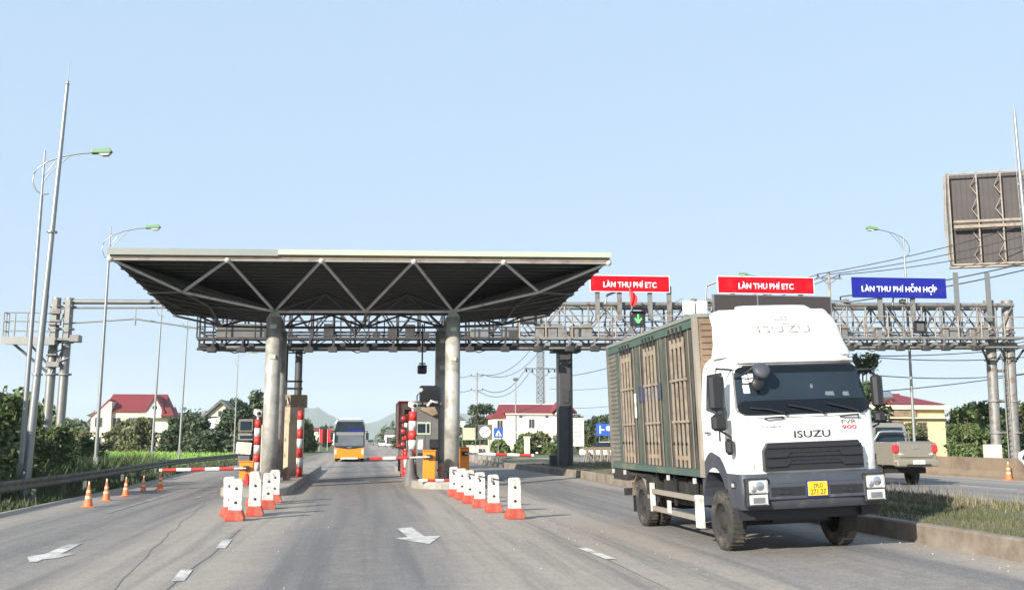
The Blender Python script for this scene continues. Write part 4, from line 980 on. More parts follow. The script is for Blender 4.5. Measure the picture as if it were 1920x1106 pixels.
        if sx < 0:
            MB().box(-1.258, -1.25, 4.15, 5.8, z0 + 1.45, z0 + 1.8).build('side_banner', 'led', B)
            MB().box(-1.28, -1.25, 6.0, 6.1, z0 + 1.1, z0 + 1.65, bev=.005).build('side_label', 'white_matt', B)
    # underbody box at the rear with marker lamps
    MB().box(-1.25, 1.25, 7.15, 8.38, .98, 1.24).build('tail_box', 'chassis', B)
    for y in (2.3, 3.9, 7.2, 8.25):
        MB().box(-1.29, -1.25, y, y + .09, 1.12, 1.22).build('marker_lamp', 'lens', T)
    MB().box(-1.2, -.7, 7.5, 7.65, .62, .78).build('rear_bumper', 'chassis', T)
    return T
M['rice'] = mat('rice_leaf', (.2, .34, .06), .7, var=.4, scale=.3)
M['led'] = mat('banner_blue', (.035, .045, .08), .6, var=.3)
truck()

# ------------------------------------------------------------------ pickup seen from behind
def pickup():
    T = thing('pickup_truck', 'tan double cab pickup driving away on the far carriageway beyond the median', 'pickup', (19.62, 33.3, zg(19.45, 33)), (0, 0, R(1))); T.scale = (.93, 1, 1.2)
    # side profiles (y forward, z)
    def slab(poly, hw, mt, nm, inset=0., par=T, bev=.03):
        o = MB().prism(poly, -hw, hw, 'x').build(nm, mt, par, bevel=bev); return o
    body = slab([(.05, .62), (1.2, .62), (1.25, .95), (1.75, .98), (2.1, .75), (2.1, .55), (3.9, .5), (3.95, .8), (4.4, .95), (4.9, .75), (5.2, .6), (5.2, 1.05), (4.9, 1.15), (3.75, 1.25), (1.62, 1.25), (1.6, 1.3), (.0, 1.3)], .9, 'tan', 'body')
    slab([(1.62, 1.2), (3.9, 1.2), (3.2, 1.84), (1.95, 1.9), (1.72, 1.8)], .76, 'tan', 'cab')
    MB().add([(-.64, 1.6, 1.32), (.64, 1.6, 1.32), (.58, 1.69, 1.76), (-.58, 1.69, 1.76)], [(0, 1, 2, 3)]).build('rear_window', 'glass', T)
    for sx in (-1, 1):
        MB().add([(sx * .745, 1.95, 1.3), (sx * .745, 3.6, 1.3), (sx * .745, 3.1, 1.76), (sx * .745, 2.05, 1.78)], [(0, 1, 2, 3)]).build('window', 'glass', T)
        MB().path([(sx * .8, 1.55, 1.28), (sx * .62, 1.4, 1.6), (sx * .5, 1.38, 1.62), (0, 1.38, 1.63)], .035, 8).build('roll_bar', 'chrome', T)
        l = MB().box(*sorted((sx * .7, sx * .93)), -.05, .12, .98, 1.24, bev=.04).build('tail_light', 'tail', T)
        MB().prism([(sx * .7, 1.0), (sx * .5, .94), (sx * .7, .92)] , -.04, .02).build('reverse_light', 'lens', l)
        wheel_parts(T, sx * .78, 1.65 - .15, .36, .26, sx, rimm='galv'); wheel_parts(T, sx * .78, 4.4, .36, .26, sx, rimm='galv')
        MB().box(sx * .98 - .1, sx * .98 + .1, 3.4, 3.5, 1.2, 1.4, bev=.02).build('mirror', 'tan', T)
    tgt = MB().box(-.68, .68, -.03, .03, .86, 1.29, bev=.01).build('tailgate', 'tan', T)
    MB().box(-.12, .12, -.05, -.03, 1.1, 1.17, bev=.01).build('handle', 'chrome', tgt)
    MB().box(-.7, .7, -.035, .1, 1.29, 1.33).build('top_trim', 'chrome', tgt)
    b = MB().box(-.88, .88, -.2, .1, .58, .78, bev=.04).build('bumper', 'tan', T)
    MB().box(-.5, .5, -.22, -.1, .6, .66).build('bumper_step', 'chassis', b)
    p = MB().box(-.24, .24, -.215, -.2, .64, .77).build('number_plate', 'inkw', T); text('plate_text', '36C 009.14', 'ink', p, (0, -.217, .705), .4, .07, ext=.002)
    MB().box(-.6, .6, .3, 4.6, .38, .56).build('chassis', 'chassis', T)
    MB().box(-.7, .7, 1.42, 1.52, .35, .42).build('axle', 'chassis', T)
    MB().box(-.55, .55, 1.95, 2.8, 1.87, 1.9).build('roof_rack', 'chrome', T)
    return T
pickup()

# ------------------------------------------------------------------ coach
def coach():
    T = thing('coach', 'tall passenger coach with orange lower front coming through the middle lane', 'bus', (-1.08, 84, 0))
    z = lambda v: v
    MB().prism([(-1.25, .38), (1.25, .38), (1.25, 3.15), (1.05, 3.5), (-1.05, 3.5), (-1.25, 3.15)], .12, 11.5).build('body', 'busgrey', T, bevel=.06)
    MB().prism([(-1.15, 1.15), (1.15, 1.15), (1.15, 2.2), (-1.15, 2.2)], .04, .14).build('lower_windscreen', 'glassm', T)
    MB().prism([(-1.18, 2.42), (1.18, 2.42), (1.0, 3.22), (-1.0, 3.22)], .04, .14).build('upper_windscreen', 'glass', T)
    MB().prism([(-1.22, .95), (1.22, .95), (1.24, 2.6), (1.04, 3.32), (-1.04, 3.32), (-1.24, 2.6)], .07, .12).build('front_mask', 'black', T)
    b = MB().prism([(-1.17, 2.18), (1.17, 2.18), (1.17, 2.44), (-1.17, 2.44)], .02, .14).build('name_band', 'galv', T)
    MB().box(-.2, 1.1, .0, .02, 2.46, 2.6).build('name_board', 'signblue', T)
    MB().prism([(-1.22, .3), (1.22, .3), (1.22, 1.22), (.6, 1.1), (0, 1.04), (-.6, 1.1), (-1.22, 1.22)], -.02, .14).build('front_panel', 'busorange', T)
    MB().prism([(-1.2, 1.19), (-.6, 1.09), (0, 1.03), (.6, 1.09), (1.2, 1.19), (1.15, 1.3), (-1.15, 1.3)], -.03, .13).build('nose_trim', 'black', T)
    MB().box(-.18, .18, -.05, .02, 1.14, 1.22).build('emblem', 'chrome', T)
    MB().box(-.7, .7, -.03, .02, .22, .36).build('number_plate', 'white_matt', T)
    MB().box(-1.1, 1.1, .05, 11, .25, .4).build('underbody', 'chassis', T)
    for sx in (-1, 1):
        MB().box(*sorted((sx * 1.0, sx * 1.2)), -.05, .1, .6, 1.05, bev=.03).build('headlight', 'lens', T)
        MB().path([(sx * 1.15, .1, 2.5), (sx * 1.45, -.3, 2.5), (sx * 1.45, -.3, 2.3)], .04).box(sx * 1.45 - .12, sx * 1.45 + .12, -.38, -.25, 1.8, 2.4, bev=.04).build('mirror', 'black', T)
        MB().box(*sorted((sx * 1.252, sx * 1.262)), .6, 11, 2.3, 3.05).build('side_window', 'glass', T)
        MB().box(*sorted((sx * 1.252, sx * 1.262)), .4, 11.3, .5, 1.1).build('side_stripe', 'busorange', T)
        wheel_parts(T, sx * 1.08, 2.3, .48, .28, sx); wheel_parts(T, sx * 1.08, 8.4, .48, .28, sx)
    MB().box(-.9, .9, .5, 2.2, 3.5, 3.6).build('roof_unit', 'white', T)
coach()

# ------------------------------------------------------------------ small far vehicles
def small_car(loc, rz, label, mt, name='car', grp=None):
    T = thing(name, label, 'car', loc, (0, 0, rz), grp)
    MB().prism([(0, .35), (4.2, .35), (4.25, .8), (3.3, .92), (2.9, 1.0), (.9, 1.0), (.0, .85)], -.85, .85, 'x').build('body', mt, T, bevel=.06)
    MB().prism([(.7, .98), (3.1, .98), (2.5, 1.45), (1.1, 1.45)], -.72, .72, 'x').build('cabin', 'glass', T, bevel=.05)
    MB().box(-.66, .66, 1.15, 2.45, 1.44, 1.48).build('roof', mt, T)
    for sx in (-1, 1):
        MB().box(*sorted((sx * .55, sx * .8)), -.03, .1, .62, .76).build('headlight', 'lens', T)
        for y in (.8, 3.4): MB().lathe([(.001, -.1), (.32, -.1), (.32, .1), (.001, .1)], (sx * .78, y, .32), 16, 'x').build('wheel', 'rubber', T)
small_car((2.3, 290, 0), 0, 'small dark car far down the road behind the coach', 'booth')
small_car((4.6, 240, 0), R(180), 'small pale car far down the road near the roadside shops', 'white')
small_car((22.8, 84, .15), R(60), 'small white and red car beyond the chained barriers', 'white')

def motorbike(x, y, rz, label, mt):
    T = thing('motorbike', label, 'motorbike', (x, y, zg(x, y)), (0, 0, rz), 'motorbikes parked by the roadside')
    for yy in (0, 1.25):
        w_ = MB().lathe([(.22, -.05), (.3, -.05), (.3, .05), (.22, .05), (.22, -.05)], (0, yy, .3), 18, 'x').build('wheel', 'rubber', T)
        MB().tube((0, yy, .08), (0, yy, .52), .02).tube((0, yy - .22, .3), (0, yy + .22, .3), .02).build('rim', 'galv', w_)
    MB().prism([(.1, .55), (.35, .35), (.85, .3), (1.1, .5), (1.4, .75), (.9, .72), (.6, .55), (.3, .62), (.15, .95)], -.1, .1, 'x').build('body', mt, T)
    MB().box(-.11, .11, .6, 1.35, .74, .84, bev=.03).build('seat', 'black', T)
    MB().tube((-.3, .2, 1.0), (.3, .2, 1.0), .02).tube((0, 0, .3), (0, .2, 1.0), .03).build('handlebar', 'black', T)
    MB().lathe([(.001, -.05), (.08, -.03), (.08, .04)], (0, .08, .88), 10, 'y').build('headlight', 'lens', T)
motorbike(10.55, 100, R(75), 'dark motorbike parked on the verge, the left one of two', 'booth')
motorbike(12.3, 100.5, R(20), 'dark motorbike parked on the verge, the right one of two', 'grey')
# ------------------------------------------------------------------ guardrail
def guardrail():
    pts = [(-9.9, 12), (-9.95, 20), (-10.0, 30), (-9.95, 36), (-10.1, 42), (-10.5, 50), (-10.9, 60), (-10.5, 70), (-9.9, 80), (-9.0, 92), (-8.4, 105)]
    T = thing('guardrail', 'weathered steel crash barrier curving along the left road edge', 'guardrail', (-10, 40, 0))
    prof = [(0, .42), (.05, .47), (.05, .52), (0, .57), (.0, .6), (.05, .65), (.05, .7), (0, .75)]
    fine = []
    for (a, b) in zip(pts, pts[1:]):
        for k in range(4): fine.append((a[0] + (b[0] - a[0]) * k / 4, a[1] + (b[1] - a[1]) * k / 4))
    fine.append(pts[-1]); vs = []
    for (x, y) in fine:
        for (o, h) in prof: vs.append((x + o, y, zg(x, y) + h))
    n = len(prof); mb = MB(); mb.add(vs, [(i * n + j, i * n + j + 1, (i + 1) * n + j + 1, (i + 1) * n + j) for i in range(len(fine) - 1) for j in range(n - 1)], True)
    mb.build('rail', 'railmat', T, True)
    for (x, y) in fine[::2]: MB().box(x - .14, x - .01, y - .06, y + .06, zg(x, y) - .1, zg(x, y) + .72).build('post', 'railmat', T, True)
M['railmat'] = mat('guardrail_steel', (.13, .135, .12), .65, .3, var=.3, dirt=(.06, .07, .045), dirt_amt=.6, dscale=2)
guardrail()

# ------------------------------------------------------------------ cones and plastic barricades
def cone(loc, s, label, rz=0, tilt=0, grp='traffic cones along the left lane', src=None):
    T = thing('traffic_cone', label, 'traffic cone', loc, (R(tilt), 0, rz), grp)
    MB().box(-.19 * s, .19 * s, -.19 * s, .19 * s, 0, .035 * s, bev=.012).build('base', 'cone', T)
    c = MB().lathe([(.15 * s, .035 * s), (.135 * s, .07 * s), (.03 * s, .7 * s), (.001, .71 * s)], (0, 0, 0), 20).build('body', 'cone', T)
    r = lambda z: (.135 - (z - .07) * .1667) * s + .004
    for (a, b) in ((.27, .35), (.46, .54)): MB().lathe([(r(a), a * s), (r(b), b * s)], (0, 0, 0), 20).build('stripe', 'conestripe', c)
    MB().lathe([(.03 * s, .7 * s), (.025 * s, .8 * s), (.001, .81 * s)], (0, 0, 0), 8).build('tip', 'conestripe', T)
    return T
for (x, y, s, l, t) in ((-7.66, 30, .9, 'nearest orange cone of the row along the left guardrail', 0), (-7.9, 33, .85, 'second nearest orange cone by the left guardrail', 1), (-7.9, 35.6, .8, 'middle orange cone of the five, third along the left guardrail', 0),
                        (-7.95, 38.6, .72, 'dull dark orange cone, left one of the touching pair at the far end', -2), (-7.55, 39.6, .85, 'orange cone furthest along the row, right one of the touching pair', 1)):
    cone((x, y, zg(x, y)), s, l, rnd.uniform(0, 1), t)
cone((26.0, 37.3, zg(26, 37)), .92, 'single orange cone at the foot of the concrete barrier on the right', .3, 0, None)

def barricade(loc, rz, label, grp, hook=1, tilt=0):
    T = thing('plastic_barricade', label, 'barricade', loc, (0, R(tilt), rz), grp)
    w_ = .14
    MB().prism([(-.215, 0), (.215, 0), (.225, .08), (.165, .24), (-.165, .24), (-.225, .08)], -.22, .22).build('base', 'redbase', T, bevel=.02)
    p = []
    for (cx, cz, a0) in ((w_ - .05, .92, 0), (-w_ + .05, .92, 90)):
        for k in range(5): a = R(a0 + k * 22.5); p.append((cx + .05 * math.cos(a), cz + .05 * math.sin(a)))
    poly = [(w_ + .012, .24)] + p + [(-w_ - .012, .24)]
    pn = MB().prism(poly, -.07, .07).build('panel', 'white_matt', T, bevel=.012)
    pn['label'] = 'white upright panel'
    for z in (.42, .74):
        MB().lathe([(.001, 0), (.03, 0), (.036, .012), (.036, .02)], (0, -.085, z), 12, 'y').build('hole', 'ink', pn)
    MB().box(-w_ + .03, w_ - .03, -.078, -.07, .3, .32).build('moulding', 'white_matt', pn)
    if hook: MB().path([(-.02, -.085, .78), (-.06, -.12, .8), (-.06, -.12, .88), (.02, -.11, .86), (.3, -.02, .8)], .014, 6).build('link_hook', 'chassis', T)
    return T
gl, gr_ = 'white barricades in front of the right island', 'white barricades in front of the left island'
for i, (x, y, l, rz) in enumerate(((3.65, 23.95, 'nearest and rightmost white barricade of the right row', 3), (3.42, 26.05, 'second nearest white barricade of the right row, joined by a bar to the nearest', 0), (3.27, 27.9, 'third white barricade from the front in the right row', -4),
                               (3.18, 29.7, 'fourth white barricade from the front in the right row', 2), (3.12, 31.5, 'fifth white barricade of the right row, next to the last', 0), (3.05, 33.4, 'farthest and leftmost white barricade of the right row', -3))):
    barricade((x, y, 0), R(rz), l, gl, hook=i in (1, 2, 3, 5), tilt=rnd.uniform(-1, 1))
for (x, y, l, rz, tl) in ((-2.93, 24.35, 'nearest white barricade of the left cluster, in front', 2, 1.5), (-3.18, 25.6, 'white barricade half hidden behind the nearest one in the left cluster', -8, -3), (-2.62, 25.7, 'white barricade standing right of the front pair in the left cluster', 4, 0),
                          (-2.55, 28.2, 'white barricade behind the middle one in the left cluster', 10, 2), (-2.6, 31.0, 'farthest white barricade of the left cluster by the island kerb', 4, 1), (-3.0, 29.6, 'white barricade hidden deepest in the left cluster, against the column', -12, -2)):
    barricade((x, y, 0), R(rz), l, gr_, hook=0, tilt=tl)

# ------------------------------------------------------------------ barrier gates
def gate(x, y, z, w_, h, label, arm, side, droop, body='orange', stripes=4):
    T = thing('barrier_gate', label, 'barrier gate', (x, y, z), (0, 0, 0), 'barrier gates at the toll lanes')
    c = MB().box(-w_ / 2, w_ / 2, -.17, .17, 0, h, bev=.02).build('cabinet', body, T)
    MB().box(-w_ / 2 - .02, w_ / 2 + .02, -.2, .2, h, h + .04, bev=.01).build('lid', body, c); MB().box(-w_ / 2 + .04, w_ / 2 - .04, -.178, -.17, .1, h * .55, bev=.003).build('door', body, c)
    zz = h - .22
    MB().lathe([(.001, -.1), (.09, -.1), (.09, .02)], (0, -.17, zz), 14, 'y').box(-.12, .12, -.3, -.24, zz - .08, zz + .08).build('arm_mount', 'chassis', T)
    L0 = arm; dz = lambda s: zz + droop * s
    a = MB().tube((side * .0, -.27, dz(0)), (side * L0, -.27, dz(L0)), .04, 8, .035).build('arm', 'white_matt', T)
    n = stripes; ls = min(L0 * .92, .5 * n); s0 = L0 - ls; st = ls / n
    for i in range(n):
        p, q = s0 + i * st, s0 + (i + 1) * st
        MB().tube((side * p, -.27, dz(p)), (side * q, -.27, dz(q)), .062, 8).build('stripe', 'red' if (i + n) % 2 == 1 else 'inkw', a)
    MB().tube((side * L0, -.27, dz(L0)), (side * (L0 + .1), -.27, dz(L0 + .1)), .055, 8).build('tip', 'inkw' if n > 3 else 'black', a)
    return T
gate(2.58, 39, .27, .48, 1.15, 'orange barrier gate with its arm lowered left across the middle lane', 2.3, -1, -.03, stripes=3)
gate(4.15, 41, .27, .4, 1.25, 'orange barrier gate with its striped arm lowered right across the truck lane', 2.75, 1, -.03, stripes=4)
gate(-4.2, 38, .27, .5, .78, 'orange barrier gate with its striped arm lowered left across the outer lane', 2.95, -1, -.02, stripes=5)

# ------------------------------------------------------------------ toll island furniture
def post(x, y, z, r, h, n, label, cam_=False):
    T = thing('striped_post', label, 'striped post', (x, y, z), (0, 0, 0), 'red and white posts on the toll islands')
    st = h / n
    for i in range(n): MB().lathe([(.001, i * st), (r, i * st), (r, (i + 1) * st), (.001, (i + 1) * st)], (0, 0, 0), 16).build('band', 'red' if i % 2 == 0 else 'white_matt', T)
    MB().lathe([(r * 1.5, 0), (r * 1.5, .04), (.001, .04)], (0, 0, 0), 12, smooth=False).build('foot', 'red', T)
    if cam_:
        c = MB().tube((0, 0, h), (0, 0, h + .25), .05).box(-.12, .12, -.35, .2, h + .15, h + .38, rot=(R(12), 0, R(20)), bev=.03).build('camera', 'white_matt', T)
        MB().lathe([(.001, -.38), (.07, -.37), (.09, -.3)], (.05, 0, h + .24), 10, 'y').build('lens', 'black', c)
    return T
post(-2.72, 44.6, .27, .13, 2.85, 7, 'red and white striped post at the right edge of the beige cabinet')
post(-4.22, 41.5, .27, .13, 2.4, 7, 'red and white striped post left of the left front column', True)
post(2.05, 41.6, .27, .17, 2.75, 7, 'thicker red and white striped post beside the middle lane on the right island', True)
post(1.95 - .08, 44.0, .27, .09, 2.7, 7, 'thin red and white striped post behind the thick one on the right island')

T = thing('toll_cabinet', 'tall beige metal cabinet on the left island with a brown top box', 'cabinet', (-3.17, 46.2, .27))
c = MB().box(-.56, .5, -.3, .5, 0, 3.05, bev=.02).build('body', 'beige', T)
MB().box(-.32, .25, -.325, -.3, .12, 2.35, bev=.008).build('door', 'beige', c)
MB().box(-.3, -.25, -.335, -.325, 1.5, 1.65).box(-.3, -.25, -.335, -.325, .8, .95).build('hinge', 'brown', c)
MB().box(-.5, .62, -.3, .4, 3.03, 3.6, bev=.02).build('top_box', 'brown', T)
MB().path([(-.35, -.33, 3.1), (-.35, -.36, 3.4), (-.25, -.36, 3.48), (-.18, -.34, 3.2)], .03).path([(.2, -.33, 3.0), (.4, -.34, 3.15), (.45, -.33, 3.5)], .02).build('pipe', 'white_matt', T)
T = thing('booth_frame', 'thin dark steel frame rising above the beige cabinet behind the column', 'frame', (-3.6, 47.5, .27))
MB().box(-.05, .05, -.04, .04, 0, 6.0).box(.05, .75, -.04, .04, 3.9, 4.0).box(.05, .75, -.04, .04, 4.25, 4.33).box(.05, .85, -.04, .04, 5.6, 5.66).build('frame', 'chassis', T)
T = thing('payment_terminal', 'stack of grey roadside toll screens and boxes left of the left columns', 'terminal', (-4.55, 43.4, .27))
MB().box(-.1, .1, -.1, .1, 0, 2.6).build('post', 'chassis', T)
for (x0, x1, z0, z1, m) in ((-.62, .0, 1.9, 2.45, 'boxgrey'), (-.62, .05, 1.55, 1.86, 'galv')):
    b = MB().box(x0, x1, -.4, -.05, z0, z1, bev=.03).build('screen_box', m, T); MB().box(x0 + .08, x1 - .08, -.415, -.4, z0 + .08, z1 - .1).build('screen', 'glass', b)
b = MB().box(-.68, -.05, -.4, -.05, .98, 1.48, rot=(0, R(4), 0), bev=.02).build('display', 'white_matt', T); MB().box(-.62, -.12, -.42, -.4, 1.08, 1.42).build('display_face', 'scrgreen', b)
MB().box(-.6, -.1, -.3, .1, .5, .95, bev=.03).box(.0, .35, -.3, .1, .6, 1.4, bev=.03).build('lower_box', 'booth', T)
MB().path([(-.05, -.42, 1.9), (.1, -.45, 1.2), (-.1, -.44, .8), (.2, -.4, .5)], .02).path([(.05, -.4, 2.4), (.3, -.42, 2.0), (.25, -.4, 1.3)], .015).build('cable', 'chassis', T)
T = thing('junk_pile', 'small heap of red cones and rags at the foot of the left column', 'debris', (-3.95, 36.6, .27))
MB().lathe([(.16, 0), (.05, .4), (.001, .42)], (-.1, .1, 0), 12).box(-.3, .0, -.1, .1, 0, .16, bev=.03).lathe([(.12, 0), (.06, .3), (.001, .32)], (.25, .05, 0), 10).build('heap', 'red', T)
T = thing('bollard', 'short reddish bollard at the foot of the left rear column', 'bollard', (-2.95, 40.7, .27))
MB().lathe([(.14, 0), (.12, .35), (.15, .37), (.13, .48), (.001, .54)], (0, 0, 0), 14).build('body', 'redfade', T) if False else None
M['redfade'] = mat('faded_red', (.35, .16, .12), .8, dirt=(.3, .25, .2), dirt_amt=.5, dscale=6)
MB().lathe([(.15, 0), (.13, .35), (.16, .37), (.14, .46), (.001, .52)], (0, 0, 0), 14).build('body', 'redfade', T)

T = thing('toll_booth', 'dark grey toll booth with a small framed window beside the right columns', 'toll booth', (2.78, 44.2, .27))
B_ = MB().box(-.55, .5, -.6, 1.6, 0, 3.1, bev=.02).build('wall', 'booth', T)
MB().box(-.7, .6, -.75, 1.75, 3.1, 3.2).box(-.3, .45, -.4, .5, 3.2, 3.95, bev=.02).build('roof', 'booth', T)
f = MB().box(-.5, .15, -.63, -.6, 1.8, 2.35).build('window', 'fascia2', B_); MB().box(-.42, -.08, -.645, -.63, 1.88, 2.27).box(-.02, .09, -.645, -.63, 1.88, 2.27).build('pane', 'glass', f)
MB().box(-.48, -.34, -.66, -.6, .1, 1.4).build('panel', 'white_matt', B_)
MB().prism([(-.45, 2.95), (.2, 2.62), (.45, 2.7), (.3, 3.0)], -.85, -.62).build('awning', 'brown', T)
MB().path([(.0, -.8, 3.05), (.15, -.95, 3.25), (.4, -.8, 3.2)], .07).build('hose', 'white_matt', T)
MB().box(-.1, .5, -.75, -.6, .75, 1.15, bev=.03).box(.1, .52, -.72, -.6, 1.2, 1.6, bev=.03).build('equipment', 'black', T)
T = thing('fallen_bar', 'short red and white bar lying at the foot of the middle orange gate', 'bar', (2.75, 38.45, .32), (0, 0, R(8)))
for k in range(4): MB().tube((-.6 + k * .32, 0, 0), (-.28 + k * .32, 0, 0), .05, 8).build('band', 'red' if k % 2 else 'inkw', T)
T = thing('fire_hydrant', 'small dull red hydrant between the right gate cabinet and the right front column', 'hydrant', (3.1, 39.6, .27))
MB().lathe([(.14, 0), (.1, .06), (.1, .5), (.13, .54), (.1, .62), (.001, .7)], (0, 0, 0), 14).tube((-.18, 0, .4), (.18, 0, .4), .05).build('body', 'redfade', T)
T = thing('control_cabinet', 'slim beige cabinet squeezed between the striped post and the left front column', 'cabinet', (-4.0, 42.6, .27))
MB().box(-.16, .2, -.2, .2, 0, 2.2, bev=.02).build('body', 'beige', T); MB().box(-.1, .14, -.215, -.2, .2, 1.6, bev=.005).build('door', 'fascia', T)
T = thing('ticket_machine', 'dark ticket machine with small white face behind the middle orange gate', 'machine', (2.35, 41.2, .27))
MB().box(-.18, .2, -.2, .2, 0, 1.75, bev=.03).build('body', 'booth', T); MB().box(-.12, .1, -.215, -.2, 1.2, 1.6).build('face', 'white_matt', T); MB().box(-.1, .14, -.23, -.2, .85, 1.05).build('slot', 'black', T)
T = thing('speed_camera', 'white tube camera on a bent arm above the grey booth', 'camera', (2.3, 43.2, 3.3))
MB().path([(0, 0, 0), (0, 0, .45), (.15, -.2, .6)], .03).build('arm', 'galv', T); MB().lathe([(.001, -.3), (.09, -.28), (.09, .25), (.001, .28)], (.15, -.25, .66), 12, 'y').build('housing', 'white_matt', T)
T = thing('toll_booth', 'raised toll booth with cream side panel and red steel frame on the right island', 'toll booth', (2.45, 49.0, .27))
B_ = MB().box(-.75, .6, -1.4, 2.8, 1.35, 3.3).build('wall', 'beige', T)
mb = MB()
for (y0, y1) in ((-1.45, -1.3), (2.7, 2.85)): mb.box(-.78, -.66, y0, y1, 1.3, 3.35).box(.55, .66, y0, y1, 1.3, 3.35)
mb.box(-.78, .66, -1.46, 2.86, 3.3, 3.4).box(-.79, .66, -1.46, 2.86, 1.25, 1.36); mb.build('frame', 'red', T)
MB().box(-.5, .4, -1.42, -1.4, 2.0, 3.0).build('window', 'glass', B_)
MB().box(-.65, -.45, -1.2, -1.0, 0, 1.25).box(-.65, -.45, 2.2, 2.4, 0, 1.25).box(.35, .55, -1.2, -1.0, 0, 1.25).box(-.4, .3, -1, 2, 0, 1.0).build('support', 'booth', T)
T = thing('traffic_light', 'small lane light head with red lamps beside the thick striped post', 'traffic light', (1.72, 43.2, .27))
MB().tube((0, 0, 0), (0, 0, 2.7), .045).build('pole', 'red', T)
for z in (1.2, 1.75, 2.3): 
    h = MB().box(-.14, .14, -.14, .05, z, z + .38, bev=.03).build('lamp_head', 'chassis', T); MB().lathe([(.001, -.17), (.09, -.155), (.1, -.14)], (0, 0, z + .19), 12, 'y').build('lens', 'tail', h)
T = thing('barrier_block', 'rounded concrete bollard with dark base at the island nose by the middle lane', 'bollard', (1.95, 41.0, .0))
MB().lathe([(.3, 0), (.3, .35), (.2, .5), (.14, 1.3), (.1, 1.45), (.001, 1.5)], (0, 0, 0), 16).build('body', 'booth', T)

# ------------------------------------------------------------------ street lamps and masts
def lamp(x, y, h, label, side=1, arm=True, scale=1., grp='street lamps beside the road', lean=0.2):
    T = thing('street_lamp', label, 'street lamp', (x, y, zg(x, y) - .05), (0, R(lean), 0), grp)
    MB().path([(0, 0, 0), (0, 0, h * .5), (0, 0, h - 1.8)], .1, 10, .06).build('pole', 'pole', T)
    MB().tube((0, 0, h - 1.8), (0, 0, h), .042, 8, .03).build('spike', 'pole', T)
    MB().box(-.11, .11, -.11, .11, .6, 1.1).build('access_door', 'galv', T)
    z = h; s = side
    pts = [(s * .25, z - 1.72), (s * .0, z - 1.75), (-s * .22, z - 1.6), (-s * .36, z - 1.3), (-s * .36, z - 1.0), (-s * .2, z - .7), (s * .15, z - .42), (s * .7, z - .2), (s * 1.3, z - .06), (s * 1.75, z + .0)]
    MB().path([(a, 0, b) for a, b in pts], .03, 8).build('arm', 'pole', T)
    MB().path([(0, 0, z - 1.35), (s * .2, 0, z - .95), (s * .6, 0, z - .5), (s * .95, 0, z - .15)], .018, 6).path([(0, 0, z - 1.1), (s * .12, 0, z - .85), (s * .42, 0, z - .42)], .018, 6).build('arm_brace', 'pole', T)
    hd = MB().prism([(s * 1.72, z - .05), (s * 2.45, z - .0), (s * 2.5, z + .08), (s * 2.4, z + .2), (s * 1.75, z + .12)], -.14, .14).build('lamp_head', 'lampgreen', T, bevel=.03)
    MB().prism([(s * 1.98, z - .035), (s * 2.44, z), (s * 2.38, z - .1), (s * 2.15, z - .13)], -.11, .11).build('lamp_glass', 'lampglass', hd, bevel=.02)
    return T
lamp(-12.55, 39.5, 13.1, 'nearest street lamp on the left with a curved arm and green head', lean=.35)
lamp(-13.3, 53, 12.95, 'second street lamp on the left, its green head just above the canopy corner', lean=.3)
lamp(-15.6, 78, 13, 'third street lamp on the left, its pole crossing the red roofed house', lean=.9)
lamp(-15.2, 87, 13, 'fourth street lamp on the left, its pole between the house and the tree clump', lean=.9)
lamp(-16.3, 132, 13, 'farthest street lamp on the left, its pole in front of the dark tree clump', lean=.3)
lamp(33.55, 57, 14.75, 'street lamp rising behind the blue sign with its arm to the left', -1, lean=.3)
lamp(32.6, 76, 15.0, 'street lamp whose green head peeps above the longer red sign', -1)
T = thing('lightning_mast', 'tall steel mast with thin lightning rod beside the nearest left lamp', 'mast', (-11.25, 36, -.15), (0, R(1.9), 0))
MB().path([(0, 0, 0), (0, 0, 7)], .15, 14, .11).path([(0, 0, 7), (0, 0, 14.65)], .1, 14, .06).build('pole', 'pole', T)
MB().lathe([(.001, 14.8), (.04, 14.75), (.075, 14.62), (.001, 14.6)], (0, 0, 0), 10).build('cap', 'galv', T); MB().tube((0, 0, 14.8), (0, 0, 15.5), .012).build('rod', 'galv', T)
for z in (.5, 4.2, 9.2): MB().lathe([(.18, z), (.18, z + .06)], (0, 0, 0), 12, smooth=False).build('band', 'galv', T)
T = thing('lightning_mast', 'tall pale mast at the right edge in front of the billboard', 'mast', (28.25, 38, .2), (0, R(-.9), 0))
MB().path([(0, 0, 0), (0, 0, 8)], .15, 14, .12).path([(0, 0, 8), (0, 0, 15.8)], .1, 14, .06).build('pole', 'pole', T)
MB().tube((0, 0, 15.8), (0, 0, 16.2), .03).path([(.0, 0, 8), (-.16, 0, 8.6), (-.16, 0, 15.2), (0, 0, 15.6)], .012, 5).build('rod', 'galv', T)

